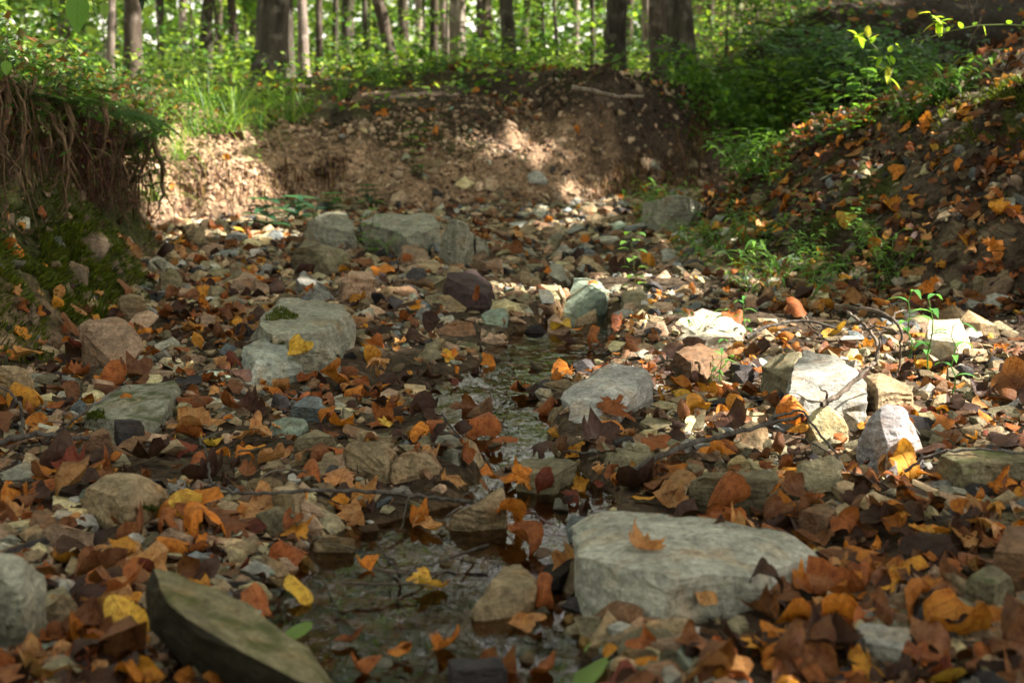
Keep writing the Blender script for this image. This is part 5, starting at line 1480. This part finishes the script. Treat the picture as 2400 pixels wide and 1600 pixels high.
rp = ["nearest the picture edge", "under the first fern", "behind the orange leaf", "in the dark hollow's middle", "beside the reddish rootlets", "at the bank corner"]
for i in range(60):
    t = (i + rnd.random() * .8) / 60 * .93 + .03; p = lipline(t)
    o = rm[i] if i < 9 else bpy.data.objects.new("hanging_root", rm[i % 9].data)
    if i >= 9: COL.objects.link(o)
    o.location = (p[0] + rnd.uniform(.04, .15), p[1] - rnd.uniform(0, .12), p[2] - rnd.uniform(-.03, .06)); o.rotation_euler = (rnd.gauss(0, .12), rnd.gauss(0, .12), rnd.uniform(0, 6.28)); o.scale = (rnd.uniform(.8, 1.3),) * 3
    tag(o, f"{rl[(i * 5) % 12]} root hanging {rp[min(5, int(t * 6))]}", "root", "roots hanging from the left bank")
# reddish rootlets, dry stalks and moss fringes
mb = MB()
for i in range(1100):
    t = min(1, max(0, rnd.choice([.12, .3, .38, .55, .7, .88]) + rnd.gauss(0, .05))); p = lipline(.1 + .86 * t) + np.array([rnd.uniform(.0, .14), rnd.uniform(-.12, .04), rnd.uniform(-.32, .02)])
    c = rnd.choice([lin(88, 58, 48), lin(70, 46, 40), lin(104, 82, 58), lin(74, 74, 34)])
    mb.blade(p, (rnd.gauss(0, .25), rnd.gauss(0, .25), -1), rnd.uniform(.03, .20), rnd.choice([.002, .003, .006]), .1, c, n=3, shape='grass')
for i in range(800):
    t = rnd.gauss(.62, .07); p = lipline(min(.98, max(0, t))) + np.array([rnd.uniform(.05, .17), rnd.uniform(-.14, 0), rnd.uniform(-.36, 0)])
    mb.blade(p, (rnd.gauss(.2, .3), rnd.gauss(0, .3), -1), rnd.uniform(.02, .07), .005, .1, rnd.choice([lin(86, 50, 44), lin(66, 40, 38)]), n=2, shape='grass')
o = mb.build("rootlets", M_LITTER); tag(o, "fine reddish rootlets and dry fibres under the overhang", kind="stuff")
# rootlets on the dark part of the far bank and the sunlit bank
mb = MB()
for i in range(2600):
    if i % 3:
        x = rnd.uniform(.45, 1.9); y = np.interp(x, [.45, .81, 1.2, 1.53, 1.9], [8.75, 9.0, 9.5, 10.2, 11.1]) + rnd.uniform(.02, .2)
        z = tz(x, y) + rnd.uniform(-.05, .03)
    else:
        x = rnd.uniform(-2.0, -1.0); y = np.interp(x, [-2.0, -1.75, -1.48, -1.12], [7.6, 7.85, 7.95, 8.25]) + rnd.uniform(.1, .4); z = tz(x, y)
    c = rnd.choice([lin(80, 56, 42), lin(60, 44, 34), lin(128, 98, 68), lin(110, 96, 50)])
    mb.blade((x, y - .04, z), (rnd.gauss(0, .4), -.25, -1), rnd.uniform(.04, .16), .007, .05, c, n=2, shape='grass')
o = mb.build("dry_root_fibres", M_LITTER); tag(o, "dry root fibres hanging down the cut clay", kind="stuff")

# ------------------------------------------------------------------ moss
def moss(name, cx, cy, rx, ry, n, label, cond=None, h=.018, rot=0):
    x = rng.normal(cx, rx, n); y = rng.normal(cy, ry, n)
    z, sl, sr, ch, hl, hr = terrain(x, y, True)
    m = (fbm(x * 6, y * 6, 5, 3) > (-.30 if n > 9000 else -.05))
    x, y, z = x[m], y[m], z[m]; n = len(x)
    nr = tnormal(x, y)
    fr = frame_from(nr, rng.uniform(0, 6.28, n))
    tri = np.array([[-.16, 0, -.1], [.16, 0, -.1], [.05, .35, 1.0], [-.05, .3, 1.0]])
    pal = np.array([lin(88, 96, 24), lin(70, 82, 24), lin(106, 110, 34), lin(52, 62, 22), lin(96, 112, 40)])
    col = pal[rng.integers(0, 5, n)] * rng.uniform(.6, 1.25, (n, 1))
    o = scatter(name, [(tri, np.array([[0, 1, 2, 3]]))], np.stack([x, y, z], 1), fr, h * rng.uniform(.5, 1.6, n), col, M_GREEN, smooth=True)
    tag(o, label, kind="stuff")
moss("moss", -1.50, 4.75, .10, .36, 14000, "thick green moss covering the left bank's shelf")
moss("moss", 2.02, 6.0, .13, .25, 4200, "moss patches on the crest of the right slope")
moss("moss", 2.0, 5.35, .14, .22, 2600, "dark moss on the steep right slope", h=.012)
moss("moss", -1.62, 6.2, .12, .5, 4000, "thin moss at the foot of the left bank", h=.012)
# moss cushions on the two patched stones
def moss_cushion(px, py, rpx, label):
    mb = MB(); d = None
    for i in range(620):
        a = rnd.uniform(0, 6.28); r_ = rpx * rnd.random() ** .5 * (1 + .35 * math.sin(a * 3 + px))
        qx, qy = px + r_ * math.cos(a), py + r_ * math.sin(a) * .42
        dd = Vector(((qx - 1200) / F, 1, -(qy - HZ) / F)).normalized(); hit = BV.ray_cast(Vector((0, 0, CH)), dd)
        if hit[0] is None or hit[0].z < .02 or hit[1].z < .1: continue
        mb.blade(tuple(hit[0]), tuple(hit[1] + Vector((rnd.gauss(0, .5), rnd.gauss(0, .5), .3))), rnd.uniform(.006, .014), .004, .3, gcol(.8, [lin(88, 98, 22), lin(70, 82, 20), lin(104, 112, 30)]), n=2, shape='grass')
    if mb.V:
        o = mb.build("moss_cushion", M_GREEN); tag(o, label, "moss", "moss cushions on stones")
moss_cushion(660, 738, 34, "green moss cushion on top of the great blue-grey block")
moss_cushion(652, 800, 15, "green moss cushion on the pale slab's edge")
moss_cushion(225, 975, 24, "green moss cushion at the end of the moss-streaked slab")
moss_cushion(350, 1190, 14, "small dark moss tuft at the big ochre rock's corner")

# ------------------------------------------------------------------ branches and twigs
def wpt(px, py, h):
    if py - HZ > 120:
        p = px2w(px, py, h); return (p.x, p.y, p.z)
    D = 5.6; return W3(px, py, D)
def smooth_path(P, sub=5, jit=.0015):
    P = [np.array(p, float) for p in P]; out = []
    for i in range(len(P) - 1):
        p0 = P[max(0, i - 1)]; p1 = P[i]; p2 = P[i + 1]; p3 = P[min(len(P) - 1, i + 2)]
        for k in range(sub):
            t = k / sub
            q = .5 * (2 * p1 + (p2 - p0) * t + (2 * p0 - 5 * p1 + 4 * p2 - p3) * t * t + (3 * p1 - p0 - 3 * p2 + p3) * t ** 3)
            out.append(q + np.array([rnd.gauss(0, jit), rnd.gauss(0, jit), rnd.gauss(0, jit)]))
    out.append(P[-1]); return out
def branch(name, label, main, r0, r1, forks=(), mat=M_TWIG, cat="branch", base=None):
    P = smooth_path([wpt(*q) for q in main]); c = np.array(P[0])
    mb = MB(); root = empty(name, tuple(c)); tag(root, label, cat)
    mb.tube([p - c for p in P], np.linspace(r0, r1, len(P)) * (1 + .12 * np.sin(np.arange(len(P)) * 1.7)), (0, 0, 0), 7)
    mb.build("stem", mat, root)
    for fk, ra in forks:
        Q = smooth_path([wpt(*q) for q in fk]); m2 = MB(); m2.tube([p - c for p in Q], np.linspace(ra, ra * .4, len(Q)), (0, 0, 0), 6); m2.build("side_twig", mat, root)
branch("fallen_twig", "long thin dark twig hooked at one end, lying towards the pointed pale stone",
       [(1112,1180,.03),(1080,1173,.04),(1000,1164,.05),(900,1154,.05),(800,1150,.055),(720,1150,.06),(620,1156,.05),(545,1152,.04),(500,1132,.04),(490,1105,.04),(491,1080,.05),(478,1050,.06),(468,1025,.07)], .0042, .002,
       [([(502,1134,.04),(480,1142,.04),(455,1146,.03),(438,1138,.03),(440,1124,.03)], .0028), ([(470,1032,.06),(520,1010,.05),(600,1005,.04)], .002), ([(560,1062,.05),(620,1045,.05),(690,1028,.07)], .0022), ([(960,1160,.05),(950,1190,.03),(938,1240,.02)], .002), ([(720,1105,.06),(660,1100,.06),(610,1118,.06)], .002)])
branch("fallen_branch", "grey lichen-spotted branch entering from the picture's edge among golden leaves",
       [(-30,1044,.04),(0,1036,.045),(60,1021,.05),(120,1018,.055),(180,1028,.05),(215,1022,.05)], .0075, .004,
       [([(50,1022,.05),(53,985,.07),(46,950,.1),(25,920,.12),(-15,900,.14)], .005), ([(130,1020,.05),(95,1040,.03),(50,1048,.02)], .003), ([(190,1050,.03),(165,1070,.02),(140,1085,.015)], .003)])
branch("fallen_twig", "thin brown twig leaning diagonally on the moss-streaked slab",
       [(122,1022,.02),(150,1000,.04),(190,970,.06),(230,940,.065),(270,915,.07),(285,906,.07)], .0038, .002)
branch("fallen_branch", "long dark branch crossing the stones below the sunlit slab",
       [(1462,1118,.03),(1510,1088,.05),(1560,1062,.06),(1630,1035,.06),(1700,1020,.07),(1770,1000,.08),(1850,982,.09),(1880,972,.10)], .0065, .0035,
       [([(1780,998,.08),(1830,970,.1),(1880,965,.1),(1900,990,.08),(1940,1040,.06),(1965,1070,.05),(1990,1120,.03),(2012,1148,.02)], .0035), ([(1960,1070,.05),(1900,1035,.05),(1850,1022,.05)], .0022)])
branch("fallen_branch", "forked sunlit branch arching over the big sunlit slab",
       [(1925,950,.09),(1960,928,.11),(2000,895,.13),(2030,865,.15),(2048,850,.15),(2058,815,.18),(2040,775,.2),(2000,742,.22),(1985,728,.22)], .006, .003,
       [([(2048,850,.15),(2062,800,.2),(2050,770,.22),(2036,758,.22)], .0035), ([(1958,716,.2),(2000,720,.22),(2050,728,.25),(2090,745,.26),(2110,775,.24),(2112,810,.2),(2110,850,.14),(2098,885,.09)], .0045),
        ([(2022,772,.2),(2060,766,.23),(2090,772,.23),(2112,784,.22)], .003), ([(2090,745,.26),(2105,730,.27),(2125,728,.27)], .003), ([(1938,945,.09),(1938,920,.12),(1920,908,.12)], .0035)], M_TWIGL)
branch("fallen_twig", "dark twig lying along the wide flat rock near the slope", [(2118,1105,.03),(2160,1078,.05),(2220,1058,.07),(2300,1052,.08),(2360,1060,.08),(2420,1062,.08)], .0032, .0018)
branch("fallen_twig", "thin twig sticking out of the pool edge beside the wet olive block", [(1320,1058,.02),(1380,1060,.02),(1430,1058,.02)], .0025, .0015)
branch("fallen_twig", "brown twig in the leaf litter high on the right slope", [(2050,520,.02),(2110,470,.03),(2170,420,.03),(2230,360,.03)], .005, .003)
branch("fallen_branch", "barkless stick lying on the far bank's crest", [(1340,205,.02),(1400,215,.03),(1450,228,.03),(1510,225,.03)], .012, .007, mat=M_TWIGL)
branch("fallen_twig", "mossy dark twig at the shadowed corner of the white flat stone", [(1750,790,.04),(1800,765,.05),(1880,752,.06),(1960,770,.05)], .006, .003)
for i, (a, b, lab) in enumerate([((2290,135),(2370,185),"bare dead twig poking from the shaded slope crest"),((2400,125),(2360,160),"broken grey twig end at the picture's right edge"),((2270,0),(2285,60),"thin hanging twig in the dark top corner"),((2300,40),(2270,110),"slender dead stem against the dark bank")]):
    root = empty("dead_twig", W3(*a, 5.7)); tag(root, lab, "twig"); c = np.array(W3(*a, 5.7))
    m2 = MB(); P = smooth_path([W3(a[0] + (b[0] - a[0]) * t, a[1] + (b[1] - a[1]) * t + 6 * math.sin(t * 6), 5.7 + .1 * t) for t in np.linspace(0, 1, 5)]); m2.tube([np.array(p) - c for p in P], np.linspace(.0045, .002, len(P)), (0, 0, 0), 6); m2.build("stem", M_TWIGL, root)
    m3 = MB(); q = np.array(P[len(P) // 2]) - c; m3.tube([q, q + (.03, .02, .05), q + (.05, .03, .11)], [.002, .0015, .001], (0, 0, 0), 5); m3.build("side_twig", M_TWIGL, root)

# random small twigs on the bed
twm = []
for k in range(6):
    r2 = random.Random(k); mb = MB(); L = 1; pts = [(t - .5, .07 * math.sin(t * 4 + k) + r2.gauss(0, .008), .05 * math.sin(t * 3 + k) + .02) for t in np.linspace(0, 1, 12)]
    mb.tube(pts, np.linspace(.016, .006, 12), (0, 0, 0), 6)
    if k % 2: mb.tube([pts[6], (pts[6][0] + .12, pts[6][1] + .1, .08), (pts[6][0] + .2, pts[6][1] + .2, .06)], [.009, .006, .003], (0, 0, 0), 5)
    me = np_mesh("small_twig", np.concatenate(mb.V), np.concatenate(mb.F), np.concatenate(mb.C)); me.materials.append([M_TWIG, M_TWIGL][k % 2]); twm.append(me)
for i in range(70):
    py = rnd.uniform(520, 1560); px = rnd.uniform(20, 2380)
    p = px2w(px, py, .01); 
    if p.y > 9: continue
    z, nrm, on = rest(p.x, p.y)
    if inside_hero(px, py, 1.1): continue
    o = bpy.data.objects.new("small_twig", rnd.choice(twm)); COL.objects.link(o); s_ = rnd.uniform(.08, .22)
    q = ZC.rotation_difference((nrm + Vector((rnd.gauss(0, .1), rnd.gauss(0, .1), 0))).normalized()).to_matrix().to_4x4() @ Matrix.Rotation(rnd.uniform(0, 6.28), 4, 'Z')
    o.matrix_world = Matrix.Translation((p.x, p.y, z + .012)) @ q @ Matrix.Scale(s_, 4)
    tag(o, unique(["thin dark", "short bent", "bare brown", "little grey"], "twig", "", px, py), "twig", "small twigs on the creek bed")

# ------------------------------------------------------------------ seedlings, shrubs, briar
def weed(seed, kind):
    r2 = random.Random(seed); st = MB(); lf = MB()
    if kind == 'grassy':
        for k in range(r2.randint(3, 5)):
            a = r2.uniform(0, 6.28); P = [np.array([math.cos(a) * .02 * i + r2.gauss(0, .002), math.sin(a) * .02 * i, .028 * i - .0012 * i * i]) for i in range(6)]
            st.tube(P, np.linspace(.0014, .0007, 6), lin(96, 130, 50), 4)
            for i in range(1, 6):
                b = a + (1.2 if i % 2 else -1.2) + r2.gauss(0, .2)
                lf.blade(P[i], (math.cos(b), math.sin(b), r2.uniform(.1, .6)), r2.uniform(.035, .065), .010, r2.uniform(.2, .7), gcol(.95, [lin(92, 132, 52), lin(108, 148, 58), lin(74, 112, 48)]), n=4)
    elif kind == 'lance':
        P = [np.array([.006 * math.sin(i), .006 * math.cos(i * 2), .024 * i]) for i in range(8)]
        st.tube(P, np.linspace(.002, .001, 8), lin(90, 130, 60), 5)
        for i in range(2, 8):
            b = i * 2.4
            lf.blade(P[i], (math.cos(b), math.sin(b), .55), r2.uniform(.055, .08), .016, .6, gcol(1.0, [lin(84, 140, 70), lin(100, 150, 70), lin(70, 124, 60)]), n=5)
    elif kind == 'round':
        P = [np.array([.01 * math.sin(i + seed), .008 * math.cos(i * 2), .035 * i]) for i in range(8)]
        st.tube(P, np.linspace(.002, .001, 8), lin(90, 100, 50), 5)
        for i in range(1, 8):
            for q in (0, math.pi):
                b = i * 1.3 + q + r2.gauss(0, .2)
                lf.blade(P[i] + np.array([math.cos(b) * .02, math.sin(b) * .02, .005]), (math.cos(b), math.sin(b), r2.uniform(0, .4)), r2.uniform(.035, .055), .034, .35, gcol(1.0, [lin(96, 134, 56), lin(78, 118, 56), lin(112, 150, 64)]), n=4, shape='leaf')
    elif kind == 'dark':
        P = [np.array([0, 0, .03 * i]) for i in range(5)]
        st.tube(P, np.linspace(.003, .0015, 5), lin(60, 80, 50), 5)
        for i in range(1, 5):
            for q in range(4):
                b = i * .9 + q * 1.57
                lf.blade(P[i], (math.cos(b), math.sin(b), r2.uniform(.05, .35)), r2.uniform(.10, .17) * (1.1 - .12 * i), .042, .18, gcol(.9, [lin(56, 96, 66), lin(64, 108, 74), lin(46, 84, 58)]), n=5)
    root = empty("seedling", (0, 0, 0)); a = st.build("stem", M_GREEN, root); b = lf.build("foliage", M_GREEN, root); kids[root.name] = [a, b]
    return root
WP = {k: [weed(40 + i, k) for i in range(3 if k == 'grassy' else 2)] for k in ('grassy', 'lance', 'round', 'dark')}
usedw = set()
def put_weed(kind, px, py, scale, label=None, D=None):
    p = px2w(px, py, 0) if D is None else Vector(W3(px, py, D))
    if D is not None: p.z = tz(p.x, p.y)
    arr = WP[kind]; i = rnd.randrange(len(arr)); pr = arr[i]
    nm = {'grassy': ['bright grassy', 'narrow-leaved', 'pale green sprawling', 'thin-stemmed green', 'low grassy green'], 'lance': ['upright lance-leaved', 'fresh pointed-leaf'], 'round': ['round-leaved', 'paired-leaf green', 'oval-leaf green', 'leggy round-leaved'], 'dark': ['dark broad-leaved', 'blue-green']}[kind]
    lab = label or unique(nm, "seedling", "growing", px, py)
    if pr.name not in usedw:
        usedw.add(pr.name); pr.location = p; pr.scale = (scale,) * 3; pr.rotation_euler = (0, 0, rnd.uniform(0, 6.28)); o = pr
        tag(o, lab, "seedling", "green seedlings on the slope and bed")
    else:
        o = copy_thing(pr, p, rnd.uniform(0, 6.28), scale, lab, "green seedlings on the slope and bed"); o["category"] = "seedling"
put_weed('lance', 2180, 885, 1.25, "tall lance-leaved seedling in front of the white sunlit block")
put_weed('lance', 2130, 850, 1.2, "lance-leaved seedling arching beside the white sunlit block")
put_weed('lance', 2235, 930, 1.0, "lance-leaved seedling with broad drooping leaf among orange leaves")
put_weed('lance', 1745, 800, .8)
put_weed('lance', 1690, 905, .7); put_weed('grassy', 1640, 790, .8); put_weed('grassy', 1660, 900, .7)
put_weed('dark', 625, 545, 1.35, "dark broad-leaved seedling before the sunlit clay"); put_weed('dark', 700, 520, 1.1); put_weed('dark', 860, 490, 1.1); put_weed('dark', 780, 500, .9)
put_weed('round', 870, 605, 1.0); put_weed('grassy', 880, 610, 1.0); put_weed('round', 970, 405, 1.2, "small green plant on the face of the far clay bank")
put_weed('dark', 975, 420, .6, "blue-green sprig rooted in the far clay bank")
put_weed('round', 1485, 690, .9); put_weed('grassy', 780, 640, .6)
# green patch under the bend
for i in range(26):
    u = rnd.random(); px = rnd.gauss(1600 + 270 * u, 90); py = rnd.gauss(550 + 120 * u, 45)
    put_weed('grassy', px, py, rnd.uniform(.85, 1.5))
for i in range(16): put_weed('grassy', rnd.uniform(1750, 2100), rnd.uniform(560, 700), rnd.uniform(.7, 1.1))
for i in range(9): put_weed('grassy', rnd.uniform(1480, 1620), rnd.uniform(480, 560), rnd.uniform(1.2, 1.8))
for i in range(9): put_weed('round', rnd.uniform(1600, 2050), rnd.uniform(500, 620), rnd.uniform(.5, .8))
for i in range(6): put_weed('round', rnd.uniform(1700, 1860), rnd.uniform(425, 480), rnd.uniform(.8, 1.1))
for i in range(8): put_weed('grassy', rnd.uniform(1730, 1880), rnd.uniform(390, 470), rnd.uniform(1.6, 2.4))
# shrub on the slope's crest
for i, (px, py, sc_) in enumerate([(1960,350,1.5),(2000,340,1.7),(2040,330,1.7),(2080,320,1.4),(2120,310,1.2),(1930,390,1.3),(1980,380,1.3),(2030,370,1.2),(1900,430,1.1),(2060,400,1.0),(1940,440,.9),(2100,360,.9),(1900,380,1.4),(2010,300,1.3)]):
    put_weed('round', px, py + 12, sc_, D=6.9 - (px - 1900) / 500)
for i in range(14): put_weed('grassy', rnd.uniform(2110, 2260), rnd.uniform(190, 260), rnd.uniform(1.0, 1.9), D=6.35)
# weeds on far banks
for i in range(5): put_weed('round', rnd.uniform(340, 620), rnd.uniform(270, 400), rnd.uniform(.6, .9))
# arching briar at the top right
br = [(2420,62),(2360,58),(2290,60),(2220,75),(2150,98),(2090,122),(2050,140)]
Pb = [W3(a, b, 5.3) for a, b in br]
lv = []
for t, dx, dz, L in [(.98,-.6,.3,.05),(.93,-.3,-.8,.055),(.9,.4,-.7,.05),(.97,-.8,-.2,.045),(.78,-.5,.8,.045),(.7,.2,.5,.04),(.62,-.6,-.5,.04),(.5,.3,.9,.04),(.42,-.3,.8,.05),(.3,.2,-.7,.045),(.15,-.3,.7,.045),(.05,.3,.7,.05),(.85,.1,.9,.05),(.35,.5,.8,.04)]:
    lv.append((t, (dx, rnd.gauss(0, .3), dz), L * .75, L * .5, gcol(1.0, [lin(140, 178, 60), lin(170, 200, 70), lin(130, 170, 50)])))
leafy_stem("briar", Pb, lv, M_GREEN, "arching briar with lit yellow-green leaflets against the dark bank", "briar", r=.0035, stemcol=lin(110, 120, 70))
for n_, pp, lab in [("briar", [(2062,122),(2040,100),(2030,75),(2000,85)], "short briar shoot with bright leaves at the arch's tip"), ("briar", [(2215,80),(2208,50),(2190,55),(2180,30)], "upright briar shoot halfway along the arching stem"), ("briar", [(2100,235),(2085,190),(2095,150),(2070,165)], "thin leafy shoot rising from the slope crest")]:
    lv = [(t, (rnd.uniform(-1, 1), rnd.gauss(0, .3), rnd.uniform(-.6, .8)), .05, .026, gcol(1.0, [lin(140, 178, 60), lin(170, 200, 70), lin(190, 190, 70)])) for t in np.linspace(.3, 1, 9)]
    leafy_stem(n_, [W3(a, b, 5.3) for a, b in pp], lv, M_GREEN, lab, "briar", r=.002, stemcol=lin(110, 120, 70))
# dark-leaved shrub hanging over the shaded hollow
n = 1700
for i, (px, py, D, rx, rz, lab) in enumerate([(1960,120,11.2,.75,.22,"blue-green leafy shrub spreading over the dark hollow"),(2080,150,11.0,.6,.2,"second dark leafy shrub beside the hollow's far wall"),(1850,60,12.5,.8,.3,"shrub of small leaves on the hillside above the hollow"),(1820,200,11.0,.5,.25,"bright leafy shrub at the mouth of the hollow")]):
    c = np.array(W3(px, py, D)); zb = tz(c[0], c[1])
    root = empty("shrub", (c[0], c[1], zb)); tag(root, lab, "shrub")
    m2 = MB(); H = max(.15, c[2] - zb)
    for k in range(7):
        a = k * .9; m2.tube([(0, 0, 0), (math.cos(a) * rx * .4, math.sin(a) * .2, H * .6), (math.cos(a) * rx * .9, math.sin(a) * .4, H + .05)], [.008, .006, .003], (0, 0, 0), 5)
    m2.build("stem", M_BARKD, root)
    lay = rng.integers(0, 6, n) / 6 * rz * 2 - rz
    Q = np.stack([c[0] + rng.normal(0, rx * .5, n), c[1] + rng.normal(0, .35, n), c[2] + lay + rng.normal(0, .02, n)], 1)
    leaf_cloud("foliage", Q, .058, [lin(84, 116, 84), lin(70, 104, 72), lin(96, 128, 90)] if i < 2 else GREENS, M_GREEN, root, flat=1.0, var=.25)
print("THINGS", len(bpy.data.objects))
